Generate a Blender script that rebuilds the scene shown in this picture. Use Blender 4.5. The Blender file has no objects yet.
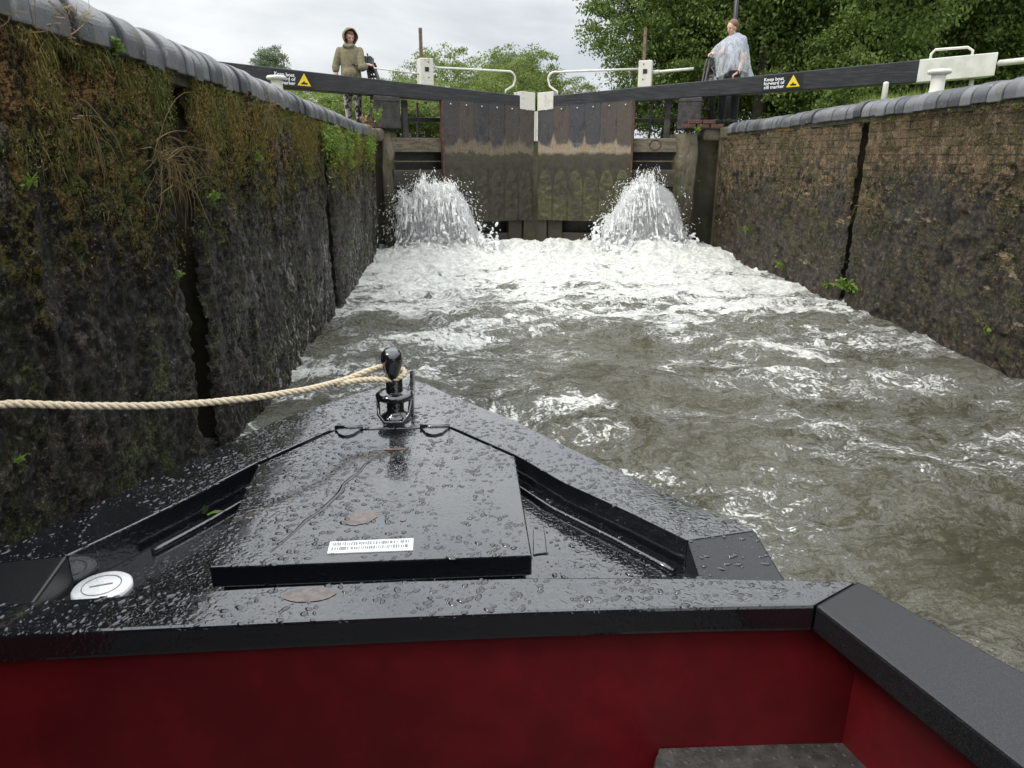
import bpy, bmesh, math, random
import numpy as np
from mathutils import Vector, Matrix
R = math.radians
random.seed(7)
rng = np.random.default_rng(11)
sc = bpy.context.scene
COL = sc.collection

# ------------------------------------------------------------------ camera
F = 710.0; CH = 1.6; PITCH = 0.3107248; YAW = 0.0455626
cam = bpy.data.cameras.new('camera'); camo = bpy.data.objects.new('camera', cam); COL.objects.link(camo)
camo.location = (0, 0, CH); camo.rotation_euler = (math.pi/2-PITCH, 0, -YAW)
cam.sensor_width = 36; cam.lens = 36*F/1024; cam.clip_start = 0.02; cam.clip_end = 3000
cam.dof.use_dof = True; cam.dof.focus_distance = 6.0; cam.dof.aperture_fstop = 20.0
sc.camera = camo

# ------------------------------------------------------------------ sky and sun
SUN_EL = 50; SUN_AZ = -112        # azimuth measured from +Y towards +X
w = bpy.data.worlds.new('World'); sc.world = w; w.use_nodes = True
nt = w.node_tree; nt.nodes.clear()
def wn(t, **k):
    n = nt.nodes.new(t)
    for a, b in k.items(): setattr(n, a, b)
    return n
wo = wn('ShaderNodeOutputWorld'); bg = wn('ShaderNodeBackground'); sky = wn('ShaderNodeTexSky')
sky.sky_type = 'NISHITA'; sky.sun_disc = False; sky.sun_elevation = R(SUN_EL); sky.sun_rotation = R(SUN_AZ)
tc = wn('ShaderNodeTexCoord'); mp = wn('ShaderNodeMapping'); mp.inputs['Scale'].default_value = (1, 1, 2.6)
n1 = wn('ShaderNodeTexNoise'); n1.inputs['Scale'].default_value = 2.4; n1.inputs['Detail'].default_value = 7; n1.inputs['Roughness'].default_value = .55
n1.inputs['Distortion'].default_value = .4
nt.links.new(tc.outputs['Generated'], mp.inputs[0]); nt.links.new(mp.outputs[0], n1.inputs['Vector'])
cr = wn('ShaderNodeValToRGB')
cr.color_ramp.elements[0].position = .40; cr.color_ramp.elements[0].color = (5.3, 5.6, 5.95, 1)
cr.color_ramp.elements[1].position = .60; cr.color_ramp.elements[1].color = (7.9, 8.05, 8.1, 1)
nt.links.new(n1.outputs['Fac'], cr.inputs[0])
mx = wn('ShaderNodeMixRGB'); mx.inputs[0].default_value = .93
nt.links.new(sky.outputs[0], mx.inputs[1]); nt.links.new(cr.outputs[0], mx.inputs[2])
gx_ = wn('ShaderNodeSeparateXYZ'); nt.links.new(tc.outputs['Generated'], gx_.inputs[0])
zr_ = wn('ShaderNodeMapRange'); zr_.inputs[1].default_value = .17; zr_.inputs[2].default_value = .85; zr_.inputs[3].default_value = 1.0; zr_.inputs[4].default_value = 3.1
nt.links.new(gx_.outputs[2], zr_.inputs[0])                 # an overcast sky is about three times brighter overhead than at the horizon
vm = wn('ShaderNodeVectorMath', operation='SCALE'); nt.links.new(mx.outputs[0], vm.inputs[0]); nt.links.new(zr_.outputs[0], vm.inputs['Scale'])
nt.links.new(vm.outputs[0], bg.inputs['Color']); bg.inputs['Strength'].default_value = 0.094
nt.links.new(bg.outputs[0], wo.inputs[0])
sl = bpy.data.lights.new('sun', 'SUN'); sl.energy = 1.5; sl.angle = R(12); sl.color = (1, .965, .9)
so = bpy.data.objects.new('sun', sl); COL.objects.link(so)
sd = Vector((math.sin(R(SUN_AZ))*math.cos(R(SUN_EL)), math.cos(R(SUN_AZ))*math.cos(R(SUN_EL)), math.sin(R(SUN_EL))))
so.rotation_euler = (-sd).to_track_quat('-Z', 'Y').to_euler()
sc.view_settings.view_transform = 'Standard'; sc.view_settings.look = 'None'
sc.view_settings.exposure = 0.45; sc.view_settings.gamma = 1
sc.cycles.volume_bounces = 4; sc.cycles.max_bounces = 6; sc.cycles.transparent_max_bounces = 8

# ------------------------------------------------------------------ small maths
CAMP = np.array([0, 0, CH])
_w = np.array([math.sin(YAW)*math.cos(PITCH), math.cos(YAW)*math.cos(PITCH), -math.sin(PITCH)])
_r = np.array([math.cos(YAW), -math.sin(YAW), 0]); _u = np.cross(_r, _w)
def ray(u, v): return (u-512)/F*_r-(v-384)/F*_u+_w
def atz(u, v, z):                                     # measured photo point on a level surface of known height
    d = ray(u, v); return CAMP+d*((z-CH)/d[2])
def aty(u, v, y):
    d = ray(u, v); return CAMP+d*(y/d[1])
def _h(i, j, k, s):
    n = (i*374761393+j*668265263+k*2147483647 % 1000003*69069+s*362437) & 0xffffffff
    n = ((n ^ (n >> 13))*1274126177) & 0xffffffff
    n = ((n ^ (n >> 16))*2246822519) & 0xffffffff
    return ((n ^ (n >> 15)) & 0xffffff)/float(0xffffff)
def vn(x, y, z=0.0, s=0):
    x, y, z = np.broadcast_arrays(np.asarray(x, float), np.asarray(y, float), np.asarray(z, float))
    xi, yi, zi = [np.floor(a).astype(np.int64) for a in (x, y, z)]
    fx, fy, fz = x-xi, y-yi, z-zi
    fx, fy, fz = [a*a*(3-2*a) for a in (fx, fy, fz)]
    o = 0
    for a in (0, 1):
        for b in (0, 1):
            for c in (0, 1):
                o = o+_h(xi+a, yi+b, zi*7+c*7, s)*(fx if a else 1-fx)*(fy if b else 1-fy)*(fz if c else 1-fz)
    return o*2-1
def fbm(x, y, z=0.0, s=0, o=4, g=.5):
    t = 0; a = 1
    for k in range(o): t = t+a*vn(x*2**k, y*2**k, z*2**k if not np.isscalar(z) or z else 0.0, s+k*17); a *= g
    return t

# ------------------------------------------------------------------ materials
class NB:
    def __init__(s, name):
        s.m = bpy.data.materials.new(name); s.m.use_nodes = True; s.t = s.m.node_tree
        s.b = s.t.nodes['Principled BSDF']; s.out = s.t.nodes['Material Output']
    def n(s, t, **k):
        x = s.t.nodes.new(t)
        for a, b in k.items():
            if a in ('ins',):
                for i, v in b.items(): s.put(x.inputs[i], v)
            else: setattr(x, a, b)
        return x
    def put(s, inp, v):
        if isinstance(v, bpy.types.NodeSocket): s.t.links.new(v, inp)
        elif isinstance(v, tuple) and len(v) == 3 and inp.type == 'RGBA': inp.default_value = v+(1,)
        else: inp.default_value = v
    def pos(s): return s.n('ShaderNodeNewGeometry').outputs['Position']
    def obj(s): return s.n('ShaderNodeTexCoord').outputs['Object']
    def map(s, v, scale=(1, 1, 1), rot=(0, 0, 0), loc=(0, 0, 0)):
        return s.n('ShaderNodeMapping', ins={0: v, 1: loc, 2: rot, 3: scale}).outputs[0]
    def noise(s, v, scale, detail=5, rough=.55, dist=0):
        return s.n('ShaderNodeTexNoise', ins={'Vector': v, 'Scale': scale, 'Detail': detail, 'Roughness': rough, 'Distortion': dist}).outputs['Fac']
    def vor(s, v, scale, feature='F1', rnd=1):
        x = s.n('ShaderNodeTexVoronoi', feature=feature, ins={'Vector': v, 'Scale': scale, 'Randomness': rnd}); return x.outputs['Distance']
    def math(s, op, a, b=0.0, c=None, clamp=False):
        x = s.n('ShaderNodeMath', operation=op, use_clamp=clamp, ins={0: a, 1: b})
        if c is not None: s.put(x.inputs[2], c)
        return x.outputs[0]
    def ramp(s, f, lo, hi, a=0.0, b=1.0):
        x = s.n('ShaderNodeMapRange', ins={0: f, 1: lo, 2: hi, 3: a, 4: b}); x.clamp = True; x.interpolation_type = 'SMOOTHSTEP'; return x.outputs[0]
    def mix(s, f, a, b):
        x = s.n('ShaderNodeMixRGB'); s.put(x.inputs[0], f); s.put(x.inputs[1], a); s.put(x.inputs[2], b); return x.outputs[0]
    def sep(s, v): return s.n('ShaderNodeSeparateXYZ', ins={0: v}).outputs
    def comb(s, x, y, z): return s.n('ShaderNodeCombineXYZ', ins={0: x, 1: y, 2: z}).outputs[0]
    def attr(s, name): return s.n('ShaderNodeAttribute', attribute_name=name).outputs['Fac']
    def bump(s, h, st=.5, dist=.01, nrm=None):
        x = s.n('ShaderNodeBump', ins={'Height': h, 'Strength': st, 'Distance': dist})
        if nrm is not None: s.put(x.inputs['Normal'], nrm)
        return x.outputs[0]
    def set(s, **k):
        nm = {'col': 'Base Color', 'rough': 'Roughness', 'metal': 'Metallic', 'nrm': 'Normal', 'ior': 'IOR', 'spec': 'Specular IOR Level',
              'coat': 'Coat Weight', 'coatr': 'Coat Roughness', 'alpha': 'Alpha', 'sss': 'Subsurface Weight', 'trans': 'Transmission Weight', 'coatn': 'Coat Normal', 'sheen': 'Sheen Weight'}
        for a, v in k.items(): s.put(s.b.inputs[nm[a]], v)
        return s.m

def simple(name, c1, c2, scale=8, rough=.6, bump=.2, bd=.004, metal=0, detail=6, rs=.15, ior=1.5, lo=.35, hi=.65):
    n = NB(name); p = n.obj(); f = n.noise(p, scale, detail, .6)
    g = n.noise(p, scale*6, 4, .6)
    return n.set(col=n.mix(n.ramp(f, lo, hi), c1, c2), rough=n.ramp(g, .3, .7, max(0, rough-rs), min(1, rough+rs)), metal=metal, ior=ior, nrm=n.bump(g, bump, bd))

def wall_mat(name, right):
    n = NB(name); p = n.pos(); X, Y, Z = n.sep(p)
    yz = n.comb(Y, Z, X)
    bv = n.comb(n.math('ADD', Y, n.math('MULTIPLY', n.noise(yz, 3, 2), .03)), n.math('ADD', Z, n.math('MULTIPLY', n.noise(yz, 1.5, 3), .05)), 0.0)
    br = n.n('ShaderNodeTexBrick', ins={'Vector': bv, 'Color1': (1, 1, 1), 'Color2': (.45, .45, .45), 'Mortar': (0, 0, 0), 'Scale': 1.0, 'Mortar Size': .008,
             'Mortar Smooth': .3, 'Bias': 0, 'Brick Width': .235, 'Row Height': .078})
    bf = br.outputs['Color']
    off = lambda k: n.map(yz, (1, 1, 1), (0, 0, 0), (k*3.7, k*1.9, k))
    big = n.noise(off(1), .9, 6, .6); mid = n.noise(off(2), 5, 10, .75, .3); fine = n.noise(off(3), 20, 9, .8)
    vst = n.noise(n.map(yz, (9, 1.3, 1)), 1.0, 8, .7, .4)
    vst2 = n.noise(n.map(yz, (24, 3.0, 1)), 1.0, 9, .78, .8)
    speck = n.noise(off(4), 48, 8, .85); grit = n.noise(off(5), 95, 6, .85); clod = n.noise(off(6), 11, 10, .8, .5); glint = n.noise(off(7), 120, 5, .85)
    S = lambda f, t, w=.02, lo=0.0, hi=1.0: n.ramp(f, t-w, t+w, lo, hi)
    if right:
        dry = n.mix(S(big, .5, .04), (.185, .130, .076), (.112, .086, .048))
        dry = n.mix(S(clod, .53, .03), dry, (.26, .19, .115))
        dry = n.mix(n.math('MULTIPLY', n.ramp(bf, .0, .9, .85, 0), S(mid, .47, .05)), dry, (.030, .025, .016))
        dry = n.mix(S(vst2, .55, .03, 0, .6), dry, (.045, .038, .022))
        wet = n.mix(S(fine, .52, .04), (.010, .008, .005), (.080, .058, .032))
        wet = n.mix(S(clod, .58, .03, 0, .8), wet, (.15, .11, .066))
        hz = n.math('ADD', Z, n.math('ADD', n.math('MULTIPLY', n.math('SUBTRACT', clod, .5), 2.6), n.math('MULTIPLY', n.math('SUBTRACT', big, .5), 2.4)))
        c = n.mix(n.ramp(hz, 1.05, 1.45), wet, dry)
        c = n.mix(n.math('MULTIPLY', S(mid, .55), n.ramp(big, .44, .54, .25, .9)), c, n.mix(S(speck, .5, .04), (.035, .036, .010), (.13, .115, .045)))
        c = n.mix(n.math('MULTIPLY', S(speck, .57), S(clod, .50, .06, .2, .9)), c, (.30, .235, .15))
        c = n.mix(S(grit, .53, .03, 0, .85), c, (.008, .007, .005))
        c = n.mix(n.math('MULTIPLY', S(n.noise(off(8), 7, 10, .8), .55, .02), n.ramp(Z, 1.85, 1.2, .15, 1)), c, (.006, .005, .004))
        pt = n.noise(n.map(yz, (1.2, 3.2, 1), (0, 0, 0), (4.3, 0, 0)), 1.6, 8, .66)
        c = n.mix(S(pt, .655, .01, 0, .8), c, n.mix(S(speck, .5, .04), (.40, .31, .19), (.17, .12, .07)))
        rough = n.ramp(hz, .6, 1.5, .35, .85); sp = n.ramp(hz, .8, 1.4, .35, .15)
    else:
        hz = n.math('ADD', Z, n.math('ADD', n.math('MULTIPLY', n.math('SUBTRACT', vst, .5), 2.2), n.math('MULTIPLY', n.math('SUBTRACT', clod, .5), 1.6)))
        wet = n.mix(S(fine, .53, .03), (.004, .0036, .0028), (.046, .039, .029))
        wet = n.mix(S(clod, .56, .03, 0, .8), wet, (.085, .064, .042))
        wet = n.mix(n.math('MULTIPLY', S(big, .52, .03), S(mid, .51, .03)), wet, n.mix(S(speck, .5, .03), (.006, .006, .002), (.055, .058, .015)))
        mossc = n.mix(S(fine, .50, .03), (.012, .012, .004), (.13, .120, .032))
        c = n.mix(n.ramp(hz, 1.15, 1.6), wet, mossc)
        rust = n.mix(S(speck, .50, .03), (.045, .025, .008), (.36, .22, .080))
        c = n.mix(n.math('MULTIPLY', n.ramp(hz, 1.45, 1.85), S(mid, .48, .03)), c, rust)
        bare = n.math('MULTIPLY', S(n.noise(off(9), 2.6, 9, .72), .57, .015), n.ramp(Z, .5, 1.2, .35, 1))
        c = n.mix(n.math('MULTIPLY', bare, .85), c, n.mix(S(fine, .5, .03), (.045, .034, .026), (.20, .165, .13)))
        c = n.mix(n.math('MULTIPLY', S(n.noise(off(10), 3.2, 8, .75), .57, .02), S(speck, .50, .03)), c, (.085, .11, .020))
        chalk = n.math('MULTIPLY', n.math('MULTIPLY', S(vst2, .555, .02), n.ramp(Z, .6, 1.5, 1, 0)), n.math('MULTIPLY', n.ramp(Y, 3.3, 5.5), n.ramp(big, .42, .52)))
        c = n.mix(n.math('MULTIPLY', chalk, .9), c, (.42, .40, .38))
        c = n.mix(n.math('MULTIPLY', S(speck, .58, .015), S(clod, .47, .06, .15, 1)), c, (.24, .215, .185))
        c = n.mix(S(grit, .525, .025, 0, .9), c, (.002, .002, .0018))
        rough = n.ramp(hz, .7, 1.6, .24, .9); sp = n.ramp(hz, .8, 1.5, .28, .10)
    h = n.math('ADD', n.math('MULTIPLY', clod, 1.2), n.math('ADD', n.math('MULTIPLY', fine, .9), n.math('ADD', n.math('MULTIPLY', speck, .45), n.math('MULTIPLY', bf, .16 if right else .04))))
    h = n.math('ADD', h, n.math('MULTIPLY', vst2, .15 if right else .6))
    return n.set(col=c, rough=rough, nrm=n.bump(h, 1.0, .02), spec=sp)

def paint_black(name, rough=.06, drops=1.0, col=(.006, .007, .009), ior=1.62, stain=True):
    n = NB(name); p = n.pos()
    warp = n.noise(p, 60, 3, .6)
    pv = n.n('ShaderNodeVectorMath', operation='ADD', ins={0: p, 1: n.comb(n.math('MULTIPLY', warp, .012), n.math('MULTIPLY', n.noise(p, 47, 3), .012), 0.0)}).outputs[0]
    v = n.vor(pv, 95, 'SMOOTH_F1'); v2 = n.vor(pv, 210)
    d1 = n.math('MULTIPLY', n.ramp(v, .30, .48, 1, 0), n.ramp(n.noise(p, 9, 3), .40, .55))
    d2 = n.ramp(v2, .20, .38, 1, 0)
    film = n.noise(p, 13, 4, .6)
    h = n.math('ADD', n.math('MULTIPLY', n.math('ADD', d1, n.math('MULTIPLY', d2, .35)), drops), n.math('MULTIPLY', film, .5))
    c = col
    if stain: c = n.mix(n.ramp(n.noise(p, 5, 6, .7), .62, .72, 0, .5), col, (.03, .026, .022))
    return n.set(col=c, coat=1.0, coatr=.04, coatn=n.bump(h, .32, .0012), rough=n.ramp(n.noise(p, 7, 5), .35, .7, rough, rough+.08), ior=ior, nrm=n.bump(h, .32, .0012))

M = {}
M['wallL'] = wall_mat('left lock masonry', False)
M['wallR'] = wall_mat('right lock masonry', True)
def coping_mat():
    n = NB('engineering brick'); p = n.pos(); g = n.noise(p, 5, 6, .65); s = n.noise(p, 60, 5, .7)
    isl = n.n('ShaderNodeNewGeometry').outputs['Random Per Island']
    c = n.mix(isl, (.036, .038, .043), (.140, .143, .150))
    c = n.mix(n.ramp(g, .52, .68, 0, .8), c, (.085, .088, .07))
    c = n.mix(n.ramp(s, .55, .7, 0, .5), c, (.04, .04, .042))
    c = n.mix(n.ramp(n.noise(p, 13, 5, .7), .60, .66, 0, .6), c, (.28, .28, .26))
    return n.set(col=c, rough=n.ramp(g, .3, .7, .22, .5), nrm=n.bump(s, .5, .003))
M['coping'] = coping_mat()
M['mortar'] = simple('dark joint', (.03, .027, .02), (.07, .06, .035), 9, .9)
def stone_mat():
    n = NB('mossy stone'); p = n.pos(); g = n.noise(p, 3, 6, .65); s = n.noise(p, 30, 6, .7); X, Y, Z = n.sep(p)
    c = n.mix(n.ramp(g, .35, .65), (.17, .14, .095), (.08, .072, .04))
    hz = n.math('ADD', Z, n.math('MULTIPLY', n.math('SUBTRACT', n.noise(n.map(p, (6, 6, 1)), 1, 6), .5), 1.4))
    c = n.mix(n.ramp(hz, .6, 1.7, .85, 0), c, (.028, .024, .014))
    c = n.mix(n.ramp(n.noise(p, 6, 5), .54, .64, 0, .7), c, (.06, .07, .02))
    c = n.mix(n.ramp(s, .56, .68, 0, .6), c, (.02, .017, .012))
    return n.set(col=c, rough=.5, nrm=n.bump(s, .8, .008))
M['quoin'] = stone_mat()

def water_mat():
    n = NB('churned canal water'); p = n.pos(); X, Y, Z = n.sep(p)
    cov = n.attr('foam'); fl = lambda k: n.map(p, (1, 1, .2), (0, 0, 0), (k*5.3, k*2.9, k))
    def warp(k1, a1, k2, a2, o):
        x = n.math('ADD', n.math('MULTIPLY', n.noise(fl(o), k1, 4, .6), a1), n.math('MULTIPLY', n.noise(fl(o+1), k2, 4, .6), a2))
        y = n.math('ADD', n.math('MULTIPLY', n.noise(fl(o+2), k1, 4, .6), a1), n.math('MULTIPLY', n.noise(fl(o+3), k2, 4, .6), a2))
        return n.comb(n.math('ADD', X, x), n.math('MULTIPLY', n.math('ADD', Y, y), 1.35), 0.0)
    q = warp(1.2, 1.2, 6.5, .26, 1)
    def ridge(v): return n.math('SUBTRACT', 1.0, n.math('MULTIPLY', n.math('ABSOLUTE', n.math('SUBTRACT', v, .5)), 7.0), None, True)
    r1 = ridge(n.noise(q, 2.0, 9, .62)); r2 = ridge(n.noise(n.map(q, (1, 1, 1), (0, 0, 0), (31, 7, 0)), 5.5, 9, .68)); r3 = ridge(n.noise(n.map(q, (1, 1, 1), (0, 0, 0), (11, 57, 0)), 13, 8, .7))
    patch = n.noise(q, .8, 6, .6); brk = n.noise(n.comb(X, Y, 0.0), 45, 6, .75)
    f = n.math('ADD', n.math('MULTIPLY', r1, .30), n.math('ADD', n.math('MULTIPLY', r2, .32), n.math('MULTIPLY', r3, .26)))
    f = n.math('ADD', f, n.math('MULTIPLY', n.math('SUBTRACT', patch, .5), 1.7))
    f = n.math('ADD', f, n.math('MULTIPLY', n.math('SUBTRACT', brk, .5), 1.05))
    f = n.math('ADD', f, cov)
    foam = n.ramp(f, .93, 1.15); thin = n.ramp(f, .55, 1.05)
    deep = n.mix(n.ramp(n.noise(p, .9, 5), .42, .58), (.068, .063, .034), (.115, .109, .075))
    c = n.mix(n.math('MULTIPLY', thin, .5), deep, (.31, .31, .27))
    c = n.mix(foam, c, n.mix(n.ramp(n.noise(p, 14, 7, .75), .40, .60), (.50, .50, .455), (.74, .74, .69)))
    rp = n.noise(n.map(q, (1.5, 1.2, 1)), 4.5, 9, .66); rp2 = n.noise(n.map(q, (1.2, 1.5, 1)), 17, 7, .7); rp3 = n.noise(n.map(p, (1, 1.4, 1)), 55, 4, .65)
    h = n.math('ADD', n.math('MULTIPLY', rp, 1.7), n.math('ADD', n.math('MULTIPLY', rp2, .27), n.math('ADD', n.math('MULTIPLY', rp3, .03), n.math('MULTIPLY', foam, .04))))
    h = n.math('MULTIPLY', h, n.ramp(foam, 0, 1, 1, .5))
    return n.set(col=c, rough=n.ramp(f, .6, 1.0, .05, .55), ior=1.36, nrm=n.bump(h, 1.0, .07))
M['water'] = water_mat()
def mist_mat():
    n = NB('fine mist'); n.t.nodes.remove(n.b); v = n.n('ShaderNodeVolumePrincipled', ins={'Color': (.97, .97, .97), 'Density': 3.2}); n.t.links.new(v.outputs[0], n.out.inputs['Volume']); return n.m
M['mist'] = mist_mat()
def splash_mat():
    n = NB('white water'); p = n.pos()
    c = n.mix(n.ramp(n.noise(n.map(p, (1, 1, .5)), 12, 6, .7), .35, .6), (.86, .86, .84), (.98, .98, .96))
    n.set(col=c, rough=.45, ior=1.33)
    tr = n.n('ShaderNodeBsdfTranslucent', ins={'Color': (.95, .96, .95)})
    ms = n.n('ShaderNodeMixShader', ins={0: .5}); n.t.links.new(n.b.outputs[0], ms.inputs[1]); n.t.links.new(tr.outputs[0], ms.inputs[2])
    n.t.links.new(ms.outputs[0], n.out.inputs[0]); return n.m
M['splash'] = splash_mat()

M['black'] = paint_black('wet black boat paint')
M['blackdry'] = NB('black paint in shelter').set(col=(.006, .006, .007), rough=.25, ior=1.4)
n = NB('textured grey black capping'); p = n.pos(); s = n.noise(p, 420, 3, .7)
M['rail'] = n.set(col=n.mix(n.ramp(s, .45, .7), (.007, .007, .008), (.028, .028, .030)), rough=.30, ior=1.45, nrm=n.bump(s, .5, .0006))
n = NB('dark red bulkhead paint'); p = n.pos(); s = n.noise(p, 6, 6, .65); g = n.noise(p, 180, 3, .6)
M['red'] = n.set(col=n.mix(n.ramp(s, .35, .7), (.085, .005, .007), (.128, .007, .010)), spec=.3, rough=.36, nrm=n.bump(g, .25, .0006))
M['drop'] = NB('rain water').set(col=(.010, .011, .014), rough=.02, ior=1.6, coat=.3)
n = NB('twisted rope'); uv = n.n('ShaderNodeTexCoord').outputs['UV']; s = n.noise(n.obj(), 300, 4, .7)
M['rope'] = n.set(col=n.mix(n.ramp(s, .3, .7), (.48, .38, .25), (.78, .68, .50)), rough=.85, nrm=n.bump(s, .5, .002))
M['plate'] = simple('pale alloy plate', (.70, .70, .70), (.82, .82, .82), 40, .3, .1, metal=0)
M['ink'] = simple('grey engraving', (.16, .16, .17), (.24, .24, .24), 20, .5)
M['mat'] = simple('worn rubber', (.028, .026, .024), (.06, .055, .05), 30, .6, .6, .002)
M['rust'] = simple('rusty iron', (.11, .05, .028), (.045, .028, .022), 12, .8, .5)
M['rustpale'] = simple('weathered brown rod', (.22, .13, .09), (.10, .07, .055), 14, .8, .4)
M['iron'] = simple('dark cast iron', (.018, .017, .018), (.045, .038, .035), 14, .5, .4)
def beam_mat():
    n = NB('black painted timber'); p = n.obj(); g = n.noise(n.map(p, (1.2, 1.2, 14)), 3, 7, .65); s = n.noise(p, 30, 5, .7)
    c = n.mix(n.ramp(g, .4, .7), (.012, .012, .014), (.036, .035, .038)); c = n.mix(n.ramp(s, .60, .72, 0, .6), c, (.09, .085, .08))
    return n.set(col=c, rough=n.ramp(g, .3, .7, .38, .65), nrm=n.bump(g, .5, .008))
M['beam'] = beam_mat()
M['white'] = simple('weathered cream paint', (.60, .58, .51), (.40, .38, .32), 9, .5, .3, lo=.5, hi=.75)
M['whiteclean'] = simple('cream white paint', (.66, .65, .585), (.55, .54, .48), 7, .4, .15)
M['wood'] = simple('grey weathered oak', (.052, .047, .042), (.020, .019, .018), 9, .75, .5)
def rail_mat():
    n = NB('soaked brown timber'); p = n.pos(); g = n.noise(n.map(p, (1, 1, 5)), 5, 7, .65); s = n.noise(p, 26, 6, .7)
    c = n.mix(n.ramp(g, .35, .65), (.17, .135, .092), (.075, .06, .036)); c = n.mix(n.ramp(s, .54, .66, 0, .6), c, (.03, .026, .016))
    Z = n.sep(p)[2]; c = n.mix(n.ramp(Z, 1.25, 1.5, .85, 0), c, (.02, .018, .010))
    return n.set(col=c, rough=.6, nrm=n.bump(s, .5, .008))
M['railwood'] = rail_mat()
M['pitch'] = simple('wet black timber', (.006, .006, .005), (.02, .018, .012), 10, .45, .5)
def sheet_mat(right):
    n = NB('gate plating right' if right else 'gate plating left'); p = n.pos(); X, Y, Z = n.sep(p)
    wob = n.noise(p, 5, 6, .65); s = n.noise(p, 34, 6, .7); col = n.noise(n.map(p, (3.2, 3.2, .25)), 1, 2, .4)
    up = n.mix(n.attr('tone'), (.036, .040, .047), (.072, .052, .040)) if right else n.mix(n.attr('tone'), (.030, .030, .032), (.062, .048, .037))
    up = n.mix(n.ramp(n.noise(p, 8, 8, .75), .52, .60, 0, .5), up, (.085, .055, .036))
    up = n.mix(n.ramp(s, .56, .64, 0, .35), up, (.17, .16, .14))
    up = n.mix(n.ramp(n.noise(n.map(p, (9, 9, 2)), 2, 7, .75), .54, .60, 0, .65), up, (.015, .013, .012))
    # pale silt band with peaks at every plate joint
    ph = n.math('MULTIPLY', n.attr('joint'), 1.0)
    top = n.math('ADD', n.math('ADD', 1.80, n.math('MULTIPLY', ph, .19)), n.math('ADD', n.math('MULTIPLY', n.math('SUBTRACT', wob, .5), .40), n.math('MULTIPLY', n.math('SUBTRACT', s, .5), .14)))
    band = n.mix(n.ramp(s, .35, .7), (.30, .24, .165) if right else (.17, .135, .088), (.17, .13, .085) if right else (.085, .068, .042))
    c = n.mix(n.ramp(n.math('SUBTRACT', Z, top), -.07, .03), band, up)
    low = n.mix(n.ramp(n.noise(p, 9, 7, .7), .35, .65), (.016, .015, .008), (.045, .038, .020))
    if right: low = n.mix(n.math('MULTIPLY', n.attr('arch'), n.ramp(s, .44, .56, .25, 1)), low, (.135, .135, .038))
    else: low = n.mix(n.math('MULTIPLY', n.attr('arch'), n.ramp(wob, .5, .62)), low, (.045, .05, .016))
    low = n.mix(n.ramp(Z, 1.35, 1.6, 0, .55), low, (.055, .046, .026))
    bot = n.math('ADD', 1.63, n.math('MULTIPLY', n.math('SUBTRACT', wob, .5), .16 if right else .42))
    c = n.mix(n.ramp(n.math('SUBTRACT', Z, bot), -.02, .05), low, c)
    return n.set(col=c, rough=n.ramp(Z, .5, 2.2, .5, .62), nrm=n.bump(n.math('ADD', s, n.math('MULTIPLY', n.attr('arch'), .6)), .6, .012))
M['sheetL'] = sheet_mat(False); M['sheetR'] = sheet_mat(True)
M['yellow'] = NB('yellow sign paint').set(col=(.80, .56, .01), rough=.45)
M['signblack'] = NB('black sign enamel').set(col=(.008, .008, .01), rough=.35)
M['signwhite'] = NB('white sign lettering').set(col=(.85, .85, .85), rough=.5)
M['brick'] = simple('red brick', (.12, .05, .034), (.06, .035, .026), 20, .85, .5)
def leaf_mat(name, a, b, c, sc_=.7, tr=.35):
    n = NB(name); p = n.pos(); f = n.noise(p, sc_, 4, .6); g = n.n('ShaderNodeNewGeometry').outputs['Random Per Island']
    k = n.mix(n.ramp(f, .35, .65), a, b); k = n.mix(n.math('MULTIPLY', g, .6), k, c)
    n.set(col=k, rough=.5, spec=.3)
    t = n.n('ShaderNodeBsdfTranslucent'); n.put(t.inputs['Color'], n.mix(.5, k, c))
    ms = n.n('ShaderNodeMixShader', ins={0: tr}); n.t.links.new(n.b.outputs[0], ms.inputs[1]); n.t.links.new(t.outputs[0], ms.inputs[2])
    n.t.links.new(ms.outputs[0], n.out.inputs[0]); return n.m
M['leafdark'] = leaf_mat('broad green leaves', (.085, .140, .030), (.145, .215, .050), (.22, .29, .08))
M['leaflight'] = leaf_mat('yellow green leaves', (.13, .19, .035), (.19, .24, .05), (.23, .29, .09))
M['leafgrey'] = leaf_mat('grey green leaves', (.10, .14, .07), (.14, .18, .09), (.20, .25, .14))
M['weed'] = leaf_mat('fresh weed leaves', (.12, .19, .03), (.16, .25, .04), (.22, .32, .06), 9)
M['mossleaf'] = leaf_mat('moss fringe', (.085, .095, .018), (.25, .145, .045), (.15, .18, .035), 3.2, .25)
M['algae'] = leaf_mat('dull wall algae', (.055, .058, .016), (.085, .065, .026), (.10, .11, .03), 3.2, .2)
M['straw'] = leaf_mat('dry grass', (.26, .19, .09), (.20, .14, .06), (.38, .30, .16), 9, .2)
M['grass'] = leaf_mat('tall bank grass', (.14, .20, .035), (.22, .26, .06), (.24, .30, .07), 3)
M['bark'] = simple('tree bark', (.07, .055, .04), (.035, .03, .024), 6, .9, .7, .02)
M['turf'] = simple('mown turf', (.05, .08, .02), (.08, .10, .03), 2, .9, .5, .02)
M['poundwater'] = simple('still canal water', (.03, .033, .02), (.04, .04, .025), 2, .06, .2, .01, ior=1.33)
M['skin'] = NB('skin').set(col=(.55, .33, .24), rough=.5, sss=.08)
M['hoodie'] = simple('khaki fleece', (.15, .13, .075), (.215, .185, .115), 25, .95, .6, .004)
M['hairbrown'] = simple('light brown hair', (.10, .052, .024), (.19, .105, .05), 60, .55, .6, .004)
M['dark'] = simple('black trousers', (.012, .012, .016), (.025, .025, .03), 20, .85, .4)
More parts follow.
